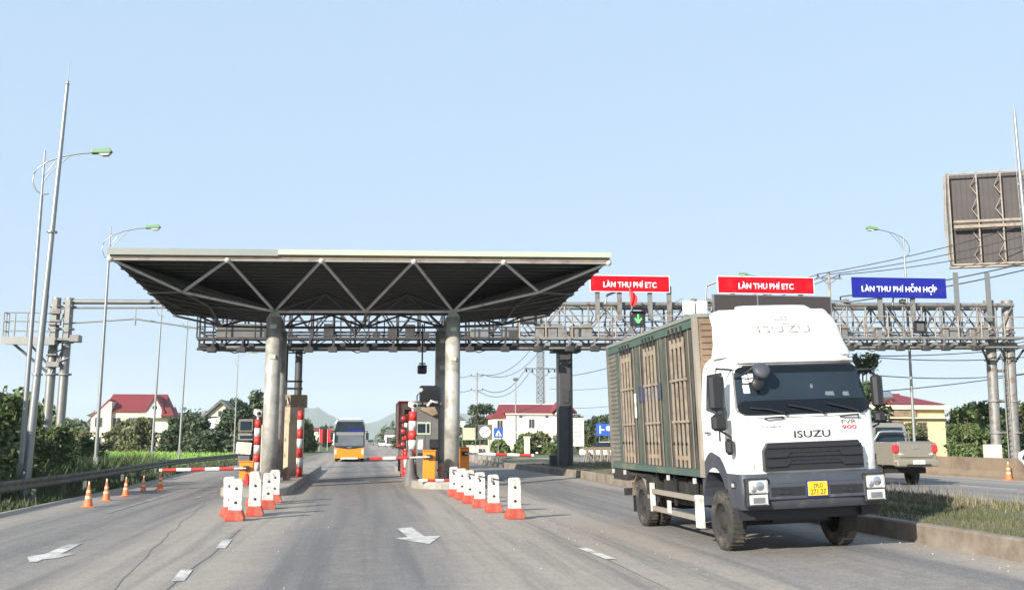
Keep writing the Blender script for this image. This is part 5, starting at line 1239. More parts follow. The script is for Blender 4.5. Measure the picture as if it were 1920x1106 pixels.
# ------------------------------------------------------------------ billboard from behind
T = thing('billboard', 'large billboard seen from behind with dark sheet panels and pale rusty framework', 'billboard', (52.4, 70, .2), (0, 0, R(-22)))
a, b, z0, z1 = -6.0, 6.5, 15.5, 23.1
MB().box(a, b, .7, .78, z0, z1).build('panel', 'boardback', T)
mb = MB()
for i in range(30): x = a + (b - a) * (i + .5) / 30; mb.box(x - .02, x + .02, .66, .7, z0, z1)
mb.build('sheet_rib', 'boardback', T)
mb = MB()
for z in (z0, z1 - .1): mb.box(a - .1, b, 0, .1, z, z + .12)
for x in (a, a + 2.1, a + 3.9, a + 5.7, a + 7.5, a + 9.3, b - .1): mb.box(x - .05, x + .05, .0, .1, z0, z1)
mb.build('outer_frame', 'boardframe', T)
for x in (a + 2.1, a + 3.9, a + 5.7, a + 7.5):
    mb = MB()
    for i in range(4):
        z = z0 + i * 1.9; mb.tube((x, .05, z), (x - .35, .6, z + .85), .04, 5).tube((x - .35, .6, z + .85), (x, .05, z + 1.7), .045, 5)
    mb.build('bracing', 'boardframe', T)
MB().box(a + .2, b, -.1, .15, 18.55, 18.8).box(a + .2, b, -.1, .15, 19.0, 19.2).build('main_beam', 'yellowbeam', T) if False else MB().box(a + .2, b, -.1, .15, 18.5, 18.75).box(a + .2, b, -.1, .15, 18.95, 19.15).build('main_beam', 'slat', T)
MB().box(a - .12, a - .04, 0, .75, z0, z1).build('side_panel', 'boxgrey', T); MB().path([(a - .15, .3, z1), (a - .22, .5, 20), (a - .35, .4, 18), (a - .15, .4, 16)], .05).path([(a - .15, 1, z1), (a - .3, 1.1, 19), (a - .15, 1, 16)], .05).build('cable', 'boardframe', T)
MB().box(a - .3, b, -.2, .3, z0 - .25, z0 - .12).build('catwalk', 'boardframe', T); MB().lathe([(.45, -.3), (.4, 19)], (3.2, .9, 0), 18).build('column', 'galv', T)

# ------------------------------------------------------------------ power poles, pylon, wires
def power_pole(x, y, h, label, arms, r=.17, mt='concrete'):
    T = thing('power_pole', label, 'power pole', (x, y, -.1), (0, 0, 0), 'power poles behind the toll plaza')
    MB().path([(0, 0, 0), (0, 0, h)], r, 10, r * .65).build('pole', mt, T)
    for z in arms:
        c = MB().box(-1.05, 1.05, -.06, .06, z, z + .12).tube((0, 0, z - .5), (.6, 0, z), .03).tube((0, 0, z - .5), (-.6, 0, z), .03).build('crossarm', 'galv', T)
        for xx in (-.9, 0.02, .9): MB().lathe([(.03, z + .12), (.09, z + .2), (.05, z + .26), (.08, z + .33), (.001, z + .4)], (xx, 0, 0), 8).build('insulator', 'chassis', c)
    return T
power_pole(35.95, 72, 14.9, 'twin pole with crossarms standing between the red and blue signs', (14.4, 12.6), .17)
T = bpy.context.scene.objects[-1] if False else None
power_pole(18.2, 160, 12.7, 'thin concrete pole left of the white red roofed house', (12.0, 9.7))
power_pole(30.6, 184, 8.5, 'short pole just left of the foot of the lattice tower', (8.2,), .15)
T = thing('lattice_tower', 'slender steel lattice tower rising behind the white house', 'tower', (34.1, 190, -.3))
mb = MB()
H_ = 26
for sx in (-1, 1):
    for sy in (-1, 1): mb.tube((sx * .8, sy * .8, 0), (sx * .55, sy * .55, H_), .08, 5)
for i in range(26):
    z = i; wv = .8 - .25 * i / 26
    for sy in (-1, 1): mb.tube((-wv, sy * wv, z), (wv, sy * wv, z + 1), .05, 4).tube((wv, sy * wv, z), (-wv, sy * wv, z + 1), .05, 4).tube((-wv, sy * wv, z), (wv, sy * wv, z), .04, 4)
    for sx in (-1, 1): mb.tube((sx * wv, -wv, z), (sx * wv, wv, z + 1), .05, 4)
mb.build('lattice', 'galv', T)
for z, wd in ((15.6, 3.1),):
    MB().box(-wd, wd, -.12, .12, z, z + .25).tube((0, 0, z - 2), (-wd * .8, 0, z), .07).tube((0, 0, z - 2), (wd * .8, 0, z), .07).build('crossarm', 'galv', T)
    for xx in (-2.8, 2.8, -1.6, 1.6): MB().lathe([(.14, z - .6), (.2, z - .3), (.1, z)], (xx, 0, 0), 8).build('insulator', 'chassis', T)
T = thing('street_lamp', 'plain straight lamp post standing in front of the white house', 'street lamp', (21.5, 140, -.1), group='street lamps beside the road')
MB().path([(0, 0, 0), (0, 0, 10.2)], .13, 8, .08).build('pole', 'pole', T); MB().box(-.35, .35, -.3, .3, 10.2, 10.6, bev=.08).build('lamp_head', 'booth', T)

def wire(p, q, sag, label, r=.03, grp='power lines behind the plaza'):
    p, q = Vector(p), Vector(q); pts = []
    for i in range(15):
        t = i / 14; v = p.lerp(q, t); v.z -= sag * 4 * t * (1 - t); pts.append(v)
    o = MB().path(pts, r, 5).build('power_line', 'wire'); return tag(o, label, 'cable', grp)
lab = ['upper', 'middle', 'lower']
for k, (xo, zo) in enumerate(((-.9, 14.75), (0, 14.75), (.9, 14.75))):
    wire((35.95 + xo, 72, zo - .1 - .0 * k), (62, 66, 22.6 - 1.3 * k), .9, f'{lab[k]} cable running from the twin pole up behind the billboard', .035)
    wire((35.95 + xo, 72, zo - .1), (24, 96, 13.9 - .8 * k), .8, f'{lab[k]} cable descending left from the twin pole behind the red sign', .035)
for k in range(2): wire((36.8, 72, 12.9 - .5 * k), (60, 66, 18.0 - .5 * k), .6, f'{lab[k]} of the thick cables passing under the billboard', .05)
wire((18.2, 160, 12.3), (33.5, 190, 21), 2.4, 'cable from the thin pole top up to the lattice tower', .05)
wire((19.2, 160, 12.2), (34.6, 190, 19.8), 2.4, 'cable just below the top one towards the lattice tower', .05)
wire((19.1, 160, 9.9), (31.3, 190, 15.6), 2.2, 'upper sagging cable from the thin pole to the tower crossarm', .055)
wire((18.3, 160, 9.6), (32, 190, 14.8), 2.6, 'lower sagging cable from the thin pole to the tower crossarm', .05)
power_pole(14.3, 167, 12.7, 'concrete pole hidden just behind the right front column', (12.0, 9.7))
wire((17.3, 160, 12.1), (14.9, 167, 12.3), .25, 'cable leaving the thin pole to the left', .045)
wire((17.3, 160, 9.7), (14.9, 167, 9.9), .25, 'lower cable leaving the thin pole to the left', .045)
for k, (z1, z2) in enumerate(((20.5, 24), (13.6, 17.5), (11.5, 12.5), (8.0, 9.5))): wire((36, 190, z1), (50, 150, z2), 1.2, ['topmost cable', 'second highest cable', 'third highest cable', 'lowest cable'][k] + ' right of the dark gantry column', .06 if k == 1 else .04)
for k, (z1, z2, s) in enumerate(((8.6, 9.2, .9), (7.4, 8.4, .3), (7.3, 7.5, .4), (6.1, 6.2, .5), (5.0, 6.2, .2))): wire((33.9, 62, z1), (60, 78, z2 + 1.8), s, ['highest', 'second', 'third', 'fourth', 'lowest'][k] + ' cable seen below the gantry right of the truck', .035)
# ------------------------------------------------------------------ houses
def window(par, x, y, z, wd, h, face='-y', fm='white_matt', bars=True):
    """face -y: front wall at y; face -x: side wall at x"""
    if face == '-y':
        f = MB().box(x - wd / 2 - .08, x + wd / 2 + .08, y - .06, y - .003, z - .08, z + h + .08).build('window', fm, par)
        MB().box(x - wd / 2, x - .03, y - .075, y - .062, z, z + h).box(x + .03, x + wd / 2, y - .075, y - .062, z, z + h).build('pane', 'winglass', f)
    else:
        f = MB().box(x - .06, x - .003, y - wd / 2 - .08, y + wd / 2 + .08, z - .08, z + h + .08).build('window', fm, par)
        MB().box(x - .075, x - .062, y - wd / 2, y - .03, z, z + h).box(x - .075, x - .062, y + .03, y + wd / 2, z, z + h).build('pane', 'winglass', f)
    return f
def gable_roof(par, x0, x1, y0, y1, z, h, axis, over=.5, hip=0, mt='roofr', trim='wallw'):
    x0 -= over; x1 += over; y0 -= over; y1 += over
    if axis == 'x':
        ym = (y0 + y1) / 2; a = [(x0, y0, z), (x1, y0, z), (x1, y1, z), (x0, y1, z), (x0 + hip, ym, z + h), (x1 - hip, ym, z + h)]
        fs = [(0, 1, 5, 4), (2, 3, 4, 5), (3, 0, 4), (1, 2, 5), (0, 3, 2, 1)]; ridge = (a[4], a[5])
    else:
        xm = (x0 + x1) / 2; a = [(x0, y0, z), (x1, y0, z), (x1, y1, z), (x0, y1, z), (xm, y0 + hip, z + h), (xm, y1 - hip, z + h)]
        fs = [(0, 3, 5, 4), (1, 4, 5, 2), (0, 4, 1), (2, 5, 3), (0, 1, 2, 3)]; ridge = (a[4], a[5])
    r = MB().add(a, fs).build('roof', mt, par)
    MB().tube(ridge[0], ridge[1], .12, 6).build('ridge', trim if not hip else mt, r)
    return r
def box_wall(par, x0, x1, y0, y1, z0, z1, mt, nm='wall'): return MB().box(x0, x1, y0, y1, z0, z1).build(nm, mt, par)

# left house with red gables
T = thing('house', 'cream three storey house with steep red roof behind the trees on the left', 'house', (-38, 172, -.3))
box_wall(T, -5.4, 5.2, 0, 10, 0, 6.6, 'wallc')
gable_roof(T, -4.4, 5.0, 0, 10, 6.6, 3.0, 'x', .4, .6)
MB().prism([(-6.6, 5.2), (-3.4, 5.2), (-3.4, 8.6), (-3.6, 8.6)], -.4, 6).build('side_roof', 'roofr', T)
c = MB().prism([(-6.1, 0), (-3.0, 0), (-3.0, 8.2), (-3.3, 8.3), (-6.1, 5.4)], -.6, 4).build('side_wing', 'wallc', T)
# front gable on the right of the roof
MB().prism([(2.7, 5.6), (5.0, 5.6), (5.0, 7.0), (3.9, 8.9), (2.7, 7.0)], -1.0, 4).build('front_gable', 'wallw', T)
MB().prism([(2.4, 6.9), (3.9, 9.35), (5.6, 6.6), (5.45, 6.4), (3.9, 8.95), (2.55, 6.7)], -1.3, 4).build('gable_roof', 'roofr', T)
MB().lathe([(.001, -1.05), (.4, -1.05), (.4, -1.0)], (3.9, 0, 7.3), 14, 'y').build('round_window', 'winglass', T)
MB().prism([(4.9, 5.9), (7.0, 5.9), (6.4, 7.4), (5.2, 7.2)], -1, 4).build('porch_roof', 'roofr', T)
MB().prism([(5.2, 0), (6.6, 0), (6.6, 5.9), (5.2, 5.9)], 0, 4).build('porch_wall', 'wallc', T)
for x in (-4.9, -2.2, .2, 2.6): 
    for z in (.9, 4.1): window(T, x, 0 if x > -3.2 else -.6, z, 1.1, 1.5)
MB().box(-6.3, 5.4, -.7, -.05, 3.2, 3.4).build('balcony_slab', 'wallw', T)

T = thing('house', 'pale house gable peeking over the trees left of the toll columns', 'house', (-20.9, 150, -.2))
box_wall(T, -2.3, 2.3, 0, 7, 0, 5.2, 'wallw'); MB().prism([(-2.9, 4.4), (.3, 7.3), (3, 4.9), (3, 5.2), (.3, 7.8), (-2.9, 4.8)], -.5, 7.3).build('roof', 'booth', T)
MB().prism([(-2.3, 5.2), (-2.2, 4.9), (.3, 7.2), (2.3, 5.4)], 0, 6.9).build('gable', 'wallc', T)
window(T, .4, 0, 5.3, .9, .8); window(T, -1, 0, 2.4, 1, 1.2)

# white house right of the columns
T = thing('house', 'white two storey house with dark red roof left of the dark gantry column', 'house', (24.4, 140, -.2))
box_wall(T, -4.2, 5, 0, 9, 0, 5.6, 'wallw'); MB().box(-4.4, 5.2, -.12, -.002, 2.85, 2.98).box(-4.4, 5.2, -.3, .0, 5.45, 5.65).build('cornice', 'wallc', T)
gable_roof(T, -4.2, 5.0, .2, 9, 5.62, 1.5, 'x', .5, 0)
MB().prism([(2.7, 5.66), (5.4, 5.66), (4.0, 7.3)], -.4, 3).build('front_gable', 'wallw', T)
MB().prism([(2.2, 5.66), (4.0, 7.3), (5.9, 5.66), (5.9, 5.9), (4.0, 7.7), (2.2, 5.9)], -.7, 4).build('gable_roof', 'roofr', T)
MB().box(-6.0, -4.2, .5, 7, 0, 5.0).build('side_wing', 'wallc', T); MB().prism([(-6.3, 5.0), (-4.1, 5.0), (-4.1, 6.0), (-6.0, 5.6)], .2, 7.3).build('side_roof', 'roofr', T)
for x, z in ((-.6, 3.6), (1.2, .8), (-2.6, .8), (3.8, 3.6), (-5.1, 3.4)): window(T, x, 0 if x > -4.2 else .5, z, .75, 1.25)
for x in (-2.2, 1.6): MB().box(x - .2, x + .2, -.08, -.005, 5.05, 5.3).build('vent', 'winglass', T)

# yellow house right of the truck
T = thing('house', 'yellow house with low red roof and air conditioners behind the pickup', 'house', (44.6, 77, .1))
box_wall(T, -4, 3.6, 0, 9, 0, 4.6, 'wally'); MB().box(-4.2, 3.8, -.5, 0, 4.2, 4.55).box(-4.1, 3.7, -.4, 0, 3.45, 3.55).build('cornice', 'wallc', T)
MB().box(-4.1, .8, -.35, 0, 3.56, 4.19).build('red_band', 'brown', T)
gable_roof(T, -1.4, 3.4, 0, 9, 4.62, 1.0, 'x', .3, 1.5)
for x in (-1.6, -.6, 1.5): window(T, x, 0, 1.6, .7, 1.5, fm='brown')
MB().box(-1.9, -.3, -.12, -.01, 3.15, 3.42).build('louvre', 'brown', T)
for (x, z) in ((-2.3, 3.2), (-2.95, 2.1), (-3.5, 3.1)):
    a_ = MB().box(x - .42, x + .42, -.75, -.36, z, z + .62, bev=.03).build('air_conditioner', 'white_matt', T)
    MB().lathe([(.001, -.765), (.22, -.765), (.22, -.75)], (x + .1, 0, z + .3), 16, 'y').build('fan', 'booth', a_)
for i, x in enumerate((41.6, 43.4)):
    W = thing('water_tank', ['left shiny steel water tank on the roof of the yellow house', 'right shiny steel water tank on the roof of the yellow house'][i], 'water tank', (x, 78.2, 4.75), group='water tanks on the yellow house')
    MB().lathe([(.001, -.75), (.3, -.72), (.5, -.6), (.5, .6), (.3, .72), (.001, .75)], (0, 0, .62), 18, 'x').build('tank', 'chrome', W)
    MB().box(-.6, -.5, -.4, .4, 0, .35).box(.5, .6, -.4, .4, 0, .35).build('stand', 'galv', W)
# roadside buildings far down the road
farh = [(12.5, 235, 6, 5, 4.2, 'wallc', 'low cream roadside shop nearest to the red framed booth'), (9.5, 275, 7, 5, 3.2, 'wallw', 'white roadside shop left of the cream one'), (17, 330, 8, 9, 6.5, 'boxbrown', 'tall brownish building far right of the road'),
        (-9.5, 300, 5, 4, 3.8, 'wallw', 'small white roadside house far left of the coach'), (-18, 360, 9, 6, 4.6, 'wallc', 'cream building far left behind the palm'), (26, 300, 9, 9, 7.5, 'wallw', 'tall pale building beyond the right column')]
for (x, y, wd, dp, h, m, l) in farh:
    T = thing('roadside_building', l, 'building', (x, y, -.1), group='far buildings along the road')
    box_wall(T, -wd / 2, wd / 2, 0, dp, 0, h, m); gable_roof(T, -wd / 2, wd / 2, 0, dp, h, 1.2, 'x', .4, 1, 'roofr' if m != 'wallw' else 'boxgrey')
    for k in range(3):
        window(T, -wd / 3 + k * wd / 3, 0, .6, wd / 5, 1.8)
        if h > 5: window(T, -wd / 3 + k * wd / 3, 0, 3.9, wd / 5, 1.4)

# ------------------------------------------------------------------ roadside signs and walls beyond the plaza
T = thing('garden_wall', 'low cream wall in front of the white house', 'wall', (18.5, 124, 0))
MB().box(-5.6, 9.5, 0, .25, 0, 1.0).box(-5.7, 9.6, -.05, .3, 1.0, 1.08).build('wall', 'wallc', T)
T = thing('round_sign', 'round white sign with a slanting bar on a dark square board', 'sign', (13.45, 110, .3)); T.scale = (.85, 1, .85)
MB().box(-.95, .95, .02, .1, 1.75, 3.7).build('board', 'booth', T); MB().lathe([(.001, -.02), (.72, -.02), (.72, .02)], (0, 0, 2.75), 24, 'y', smooth=False).build('disc', 'inkw', T)
MB().box(-.5, .5, -.04, -.022, 2.7, 2.79, rot=(0, R(-35), 0)).build('bar', 'ink', T); MB().box(-.7, -.6, .1, .2, 0, 1.8).box(.6, .7, .1, .2, 0, 1.8).build('post', 'galv', T)
T = thing('crossing_sign', 'blue square sign with a white triangle', 'sign', (14.4, 106, .35)); T.scale = (.82, 1, .82)
MB().box(-.62, .62, 0, .05, 2.0, 3.3).build('panel', 'blue', T); MB().prism([(-.42, 2.25), (.42, 2.25), (0, 3.0)], -.02, -.003).build('triangle', 'inkw', T); MB().prism([(-.12, 2.32), (.12, 2.32), (.0, 2.8)], -.035, -.022).build('figure', 'ink', T)
MB().tube((0, .08, 0), (0, .08, 3.3), .05).build('post', 'galv', T)
T = thing('notice_board', 'cream notice board left of the round sign', 'sign', (11.7, 111, 0))
MB().box(-.65, .75, 0, .08, 1.75, 3.1).build('panel', 'beige', T); MB().box(-.7, -.64, -.01, .1, 0, 3.15).box(.75, .81, -.01, .1, 0, 3.15).build('post', 'galv', T)
T = thing('notice_board', 'tall white notice board right of the dark gantry column', 'sign', (19.6, 90, 0.1))
MB().box(-.65, .6, 0, .4, 1.1, 3.7).build('panel', 'white_matt', T); MB().box(-.55, -.45, .1, .2, 0, 1.1).box(.4, .5, .1, .2, 0, 1.1).build('post', 'galv', T)
mb = MB()
for k in range(5): mb.box(-.45, .35, -.008, -.002, 1.6 + k * .38, 1.66 + k * .38)
mb.build('text_lines', 'emblemb', T)
T = thing('direction_sign', 'blue road sign with white arrows beside the rear of the truck', 'sign', (23.35, 95, .35)); T.scale = (.85, 1, .85)
MB().box(-.95, .95, 0, .06, 2.15, 3.55).build('panel', 'blue', T)
MB().box(-.55, -.4, -.02, -.003, 2.4, 3.3).box(-.4, .0, -.02, -.003, 2.75, 2.9).lathe([(.001, -.02), (.3, -.02), (.3, -.003)], (.5, 0, 3.0), 14, 'y', smooth=False).build('symbol', 'inkw', T)
MB().box(-.6, -.52, .06, .14, 0, 2.15).box(.52, .6, .06, .14, 0, 2.15).build('post', 'galv', T)
T = thing('gate_pillar', 'cream gate pillar at the right end of the low cream wall', 'pillar', (18.5, 112, 0)); MB().box(-.28, .28, -.28, .28, 0, 2.0).box(-.36, .36, -.36, .36, 2.0, 2.15).build('pillar', 'wallc', T)
for i in range(5):
    T = thing('chained_barrier', ['leftmost', 'second', 'middle', 'fourth', 'rightmost'][i] + ' rusty trestle of the chained row left of the truck', 'barrier', (17.3 + i * .62, 76 + i * .2, zg(17.5, 76)), (0, 0, R(20)), 'rusty trestles closing the far carriageway')
    MB().tube((-.25, -.2, 0), (0, 0, 1.05), .045).tube((.25, .2, 0), (0, 0, 1.05), .045).tube((-.25, .2, 0), (0, 0, 1.05), .04).tube((.25, -.2, 0), (0, 0, 1.05), .04).build('leg', 'slat', T)
    MB().box(-.36, .36, -.05, .05, .85, 1.1).build('board', 'brown', T)
T = thing('median_wall', 'low concrete wall at the far end of the median beyond the truck lane', 'wall', (9.3, 72, 0)); MB().box(-.2, .2, -6, 14, -.05, .62).build('wall', 'concrete', T)
for i, (x, y) in enumerate(((-5.9, 150), (-6.6, 156), (-5.6, 163))):
    T = thing('flag', ['nearest', 'middle', 'farthest'][i] + ' of the three upright red banners left of the coach', 'flag', (x, y, 0), (0, 0, R(rnd.uniform(-20, 20))), 'red banners along the left verge')
    MB().tube((0, 0, 0), (0, 0, 3.4), .04).build('pole', 'white_matt', T); MB().box(.05, .75, -.01, .01, 1.3, 3.3).build('cloth', 'flagred', T)
T = thing('verge_wall', 'pale low wall and kerb with white end block left of the coach', 'wall', (-6.6, 100, 0)); MB().box(-5, 0, 0, .3, 0, .7).box(-5, .1, -.1, .4, .7, .8).box(.0, .3, -.4, .4, 0, 1.2, bev=.05).build('wall', 'wallw', T)

# ------------------------------------------------------------------ right concrete barrier
T = thing('concrete_barrier', 'stained brown concrete barrier along the far side of the right carriageway', 'barrier', (26.6, 40, .2))
mb = MB(); prof = [(-.32, -.1), (-.32, .12), (-.14, .32), (-.1, .86), (.1, .86), (.14, .32), (.32, .12), (.32, -.1)]
for k, y in enumerate(range(0, 84, 6)): 
    p = MB().prism(prof, y + .02, y + 5.98); p.v = [(a + 26.6, b, c + zg(26.6, b)) for a, b, c in p.v]; p.build('barrier_segment', 'barrier', T, True)
T = thing('chevron_board', 'black and white striped marker board at the foot of the right masts', 'marker board', (26.0, 36.0, .35), (0, 0, 0))
MB().prism([(-.35, .75), (.35, .0), (.7, .0), (.7, .3), (-.1, 1.1), (-.35, 1.0)], 0, .1).build('board', 'inkw', T)
mb = MB()
for k in range(4): mb.prism([(-.3 + k * .24, .78 - k * .24), (-.2 + k * .24, .68 - k * .24), (-.02 + k * .24, .98 - k * .22), (-.12 + k * .24, 1.05 - k * .22)], -.02, 0)
mb.build('stripe', 'ink', T)
T = thing('marker_box', 'small pale block on top of the barrier between bush and gantry columns', 'box', (32.3, 47.5, .1)); MB().box(-.35, .35, -.3, .3, 0, 1.5, bev=.03).build('body', 'wallc', T)

# ------------------------------------------------------------------ vegetation
def leafmesh(name, blobs, n, size, mt, parent=None, seed=1, shell=.75, sag=.0, aspect=.5, world=False):
    g = np.random.default_rng(seed)
    vol = np.array([b[3] * b[4] * b[5] for b in blobs]) ** .67; pk = g.choice(len(blobs), n, p=vol / vol.sum())
    B = np.array(blobs, float)[pk]
    d = g.normal(size=(n, 3)); d /= np.linalg.norm(d, axis=1)[:, None]
    rr = g.random(n) ** shell * (1 + .12 * g.normal(size=n))
    c = B[:, :3] + d * rr[:, None] * B[:, 3:6]
    u = g.normal(size=(n, 3)) + d * .4; u /= np.linalg.norm(u, axis=1)[:, None]
    v = np.cross(u, g.normal(size=(n, 3))); v /= np.linalg.norm(v, axis=1)[:, None] + 1e-9
    s = size * g.uniform(.35, 1.75, n)
    u *= s[:, None]; v *= (s * aspect)[:, None]
    P = np.stack([c - u, c - v, c + u, c + v], 1).reshape(-1, 3)
    P = P[:, :] ; P[:, 2] = np.maximum(P[:, 2], .0)
    me = bpy.data.meshes.new(name); me.vertices.add(4 * n); me.vertices.foreach_set('co', P.ravel())
    me.loops.add(4 * n); me.loops.foreach_set('vertex_index', np.arange(4 * n)); me.polygons.add(n)
    me.polygons.foreach_set('loop_start', np.arange(0, 4 * n, 4)); me.polygons.foreach_set('loop_total', np.full(n, 4)); me.update(); me.validate()
    me.materials.append(M[mt]); o = bpy.data.objects.new(name, me); COL.objects.link(o)
    if parent: o.parent = parent
    return o
def mkblobs(q, w_, h, z0, k, br=.34):
    bl = []
    for i in range(k):
        t = q.random(); a = q.uniform(0, 6.283); z = z0 + (h - z0) * (t ** .8) * .85 + .0; r = w_ * (1 - .55 * t) * q.uniform(.25, .8)
        s = w_ * br * q.uniform(.55, 1.2) * (1 - .3 * t); bl.append((r * math.cos(a), r * math.sin(a), z, s, s, s * .8))
    return bl
PROT = {}
def tree(kind, x, y, h, wd, label, seed, grp, mt='leafb', n=2600, size=.22, z0f=.3, k=16, nm='broadleaf_tree', cat='tree'):
    T = thing(nm, label, cat, (x, y, zg(x, y) - .08), (0, 0, q_.uniform(0, 6.28)), grp)
    q = random.Random(seed); key = (kind, seed, n, mt)
    if key in PROT:
        for ch in PROT[key].children:
            c = ch.copy(); COL.objects.link(c); c.parent = T
        H0, W0 = PROT[key]['h0'], PROT[key]['w0']; T.scale = (wd / W0, wd / W0, h / H0); return T
    bl = mkblobs(q, wd / 2, h, h * z0f, k + 14)
    leafmesh('crown', bl, n, size, mt, T, seed)
    mb = MB(); th = h * z0f + .4; tr = max(.06, h * .022)
    mb.path([(0, 0, -.1), (.05 * h * .1, 0, th * .5), (0, .03 * h * .1, th), (0.02 * h, 0, h * .75)], tr, 7, tr * .25)
    for b in bl[::2]: mb.path([(0, 0, th * q.uniform(.6, 1.1)), (b[0] * .5, b[1] * .5, (th + b[2]) / 2), (b[0], b[1], b[2])], tr * .4, 5, tr * .1)
    mb.build('trunk', 'bark', T)
    PROT[key] = T; T['h0'] = h; T['w0'] = wd
    return T
q_ = random.Random(21)
# bushes behind the left guardrail
SH = [(-14.2, 31, 4.2, 5), (-12.6, 34.5, 3.0, 3.6), (-15.8, 36, 4.9, 5), (-18.5, 41, 5.2, 5.5), (-14.0, 41, 3.7, 4), (-21.5, 47, 5.6, 6.5), (-16.6, 46, 4.4, 4.5), (-13.6, 46.5, 2.6, 3.2), (-18.8, 54, 4.6, 5.5), (-23.5, 58, 5.8, 6.5), (-15.2, 52.5, 2.4, 3.2), (-20.8, 66, 5.0, 5.5), (-27, 70, 6, 7), (-17.6, 61, 2.9, 3.4), (-17.3, 68, 2.2, 3), (-19.3, 74, 2.6, 3.4)]
SL = ['tall dense green bush at the far left edge', 'green bush just behind the near end of the guardrail', 'large leafy bush around the foot of the first lamp', 'tall bush left of the lightning mast', 'bush between the first lamp and the mast foot', 'highest leafy bush at the left picture edge behind the others', 'bush at the foot of the left gantry columns', 'low bush at the guardrail right of the mast', 'bushy tree right of the left gantry columns', 'pale feathery tree beyond the left gantry columns', 'small bush near the foot of the second lamp', 'bush left of the cream house', 'tall pale tree left of the red roofed house', 'low shrub at the field corner behind the second lamp', 'low shrub on the edge of the green field', 'shrub at the far left corner of the field']
for i, ((x, y, h, wd), l) in enumerate(zip(SH, SL)):
    tree('shrub', x, y, h * 1.1, wd * 1.05, l, 40 + i % 5, 'bushes behind the left guardrail', 'leafa' if i % 3 else 'leafc', 5200, .12, .08, 22, 'shrub', 'bush')
TL = [(-36, 158, 5.2, 7, 'leafc', 'yellowish tree in front of the cream house'), (-31.5, 150, 5.6, 6.5, 'leafc', 'pale tree hiding the right part of the cream house'), (-43, 150, 5.2, 7, 'leafa', 'leafy tree at the left corner of the cream house'), (-28.5, 160, 5.6, 6.5, 'leafb', 'dark tree right of the cream house'), (-25, 152, 6.0, 6, 'leafb', 'dark tree between the third and fourth lamp poles'),
      (-22, 140, 5.3, 6, 'leafb', 'round dark tree below the pale gable'), (-17.8, 140, 6.9, 7, 'leafb', 'dark tree right of the pale gable'), (-13.8, 142, 9.3, 8, 'leafb', 'tallest dark tree of the clump left of the columns'), (-10.2, 140, 8.3, 6, 'leafb', 'tall dark tree partly behind the left column'), (-19.5, 160, 9.0, 8, 'leafb', 'high tree behind the dark clump'),
      (-26, 146, 4.6, 7, 'leafb', 'low dark bush mass at the foot of the trees right of the cream house'), (-33.5, 154, 4.0, 6, 'leafc', 'low pale bush before the middle of the cream house'), (-40, 146, 3.6, 6, 'leafa', 'low green bush at the field edge left of the cream house'), (-20, 137, 3.4, 6, 'leafb', 'low bush under the round dark tree'), (-47, 140, 6.2, 8, 'leafa', 'broad tree between the mast and the cream house'), (-15.5, 137, 4.6, 6, 'leafb', 'low dark bush in front of the tallest tree'),
      (-8.3, 150, 5.0, 4, 'leafa', 'small tree right of the beige cabinet'), (-12, 190, 5.5, 6, 'leafa', 'far tree beyond the beige cabinet')]
for i, (x, y, h, wd, m, l) in enumerate(TL): tree('tl' + m, x, y, h, wd, l, 60 + i % 4, 'trees beyond the left field', m, 5200, .24, .0, 26)
TR = [(9.5, 170, 7.0, 6, 'leafb', 'dark tree seen right of the right column'), (14.5, 172, 7.6, 7, 'leafb', 'dark tree left of the white house'), (20, 162, 8.4, 7, 'leafb', 'tree top showing over the white house roof'), (25.5, 165, 8.3, 7, 'leafb', 'tree behind the ridge of the white house'), (27.2, 128, 4.2, 4, 'leafc', 'small pale tree before the right end of the white house'), (22.6, 126, 3.2, 3.6, 'leafc', 'bushy plant in front of the white house wall'),
      (19.2, 118, 2.6, 3.2, 'leafa', 'low shrub by the cream wall'), (36, 170, 7.2, 8, 'leafb', 'tree between the dark column and the truck'), (42, 175, 6.6, 8, 'leafb', 'hazy tree just left of the truck tail'), (29.5, 56.5, 5.9, 4.6, 'leafb', 'dark tree hidden mostly by the truck cab'), (31.9, 60, 8.1, 4.6, 'leafb', 'tall dark tree right behind the truck cab'),
      (39.0, 60, 4.4, 4.2, 'leafa', 'green bush over the concrete barrier behind the pickup'), (41.6, 62, 4.5, 5, 'leafa', 'bush with bare twigs left of the right gantry columns'), (45, 65, 4.2, 5, 'leafa', 'bush behind the right gantry columns'), (47.5, 66, 4.6, 5, 'leafc', 'tree at the far right edge'), (41.2, 70, 3.3, 3.4, 'leafc', 'pale bush in front of the yellow house')]
for i, (x, y, h, wd, m, l) in enumerate(TR): tree('tr' + m, x, y, h, wd, l, 70 + i % 4, 'trees on the right side', m, 4200 if y > 100 else 5200, .24 if y > 100 else .13, .1, 20)
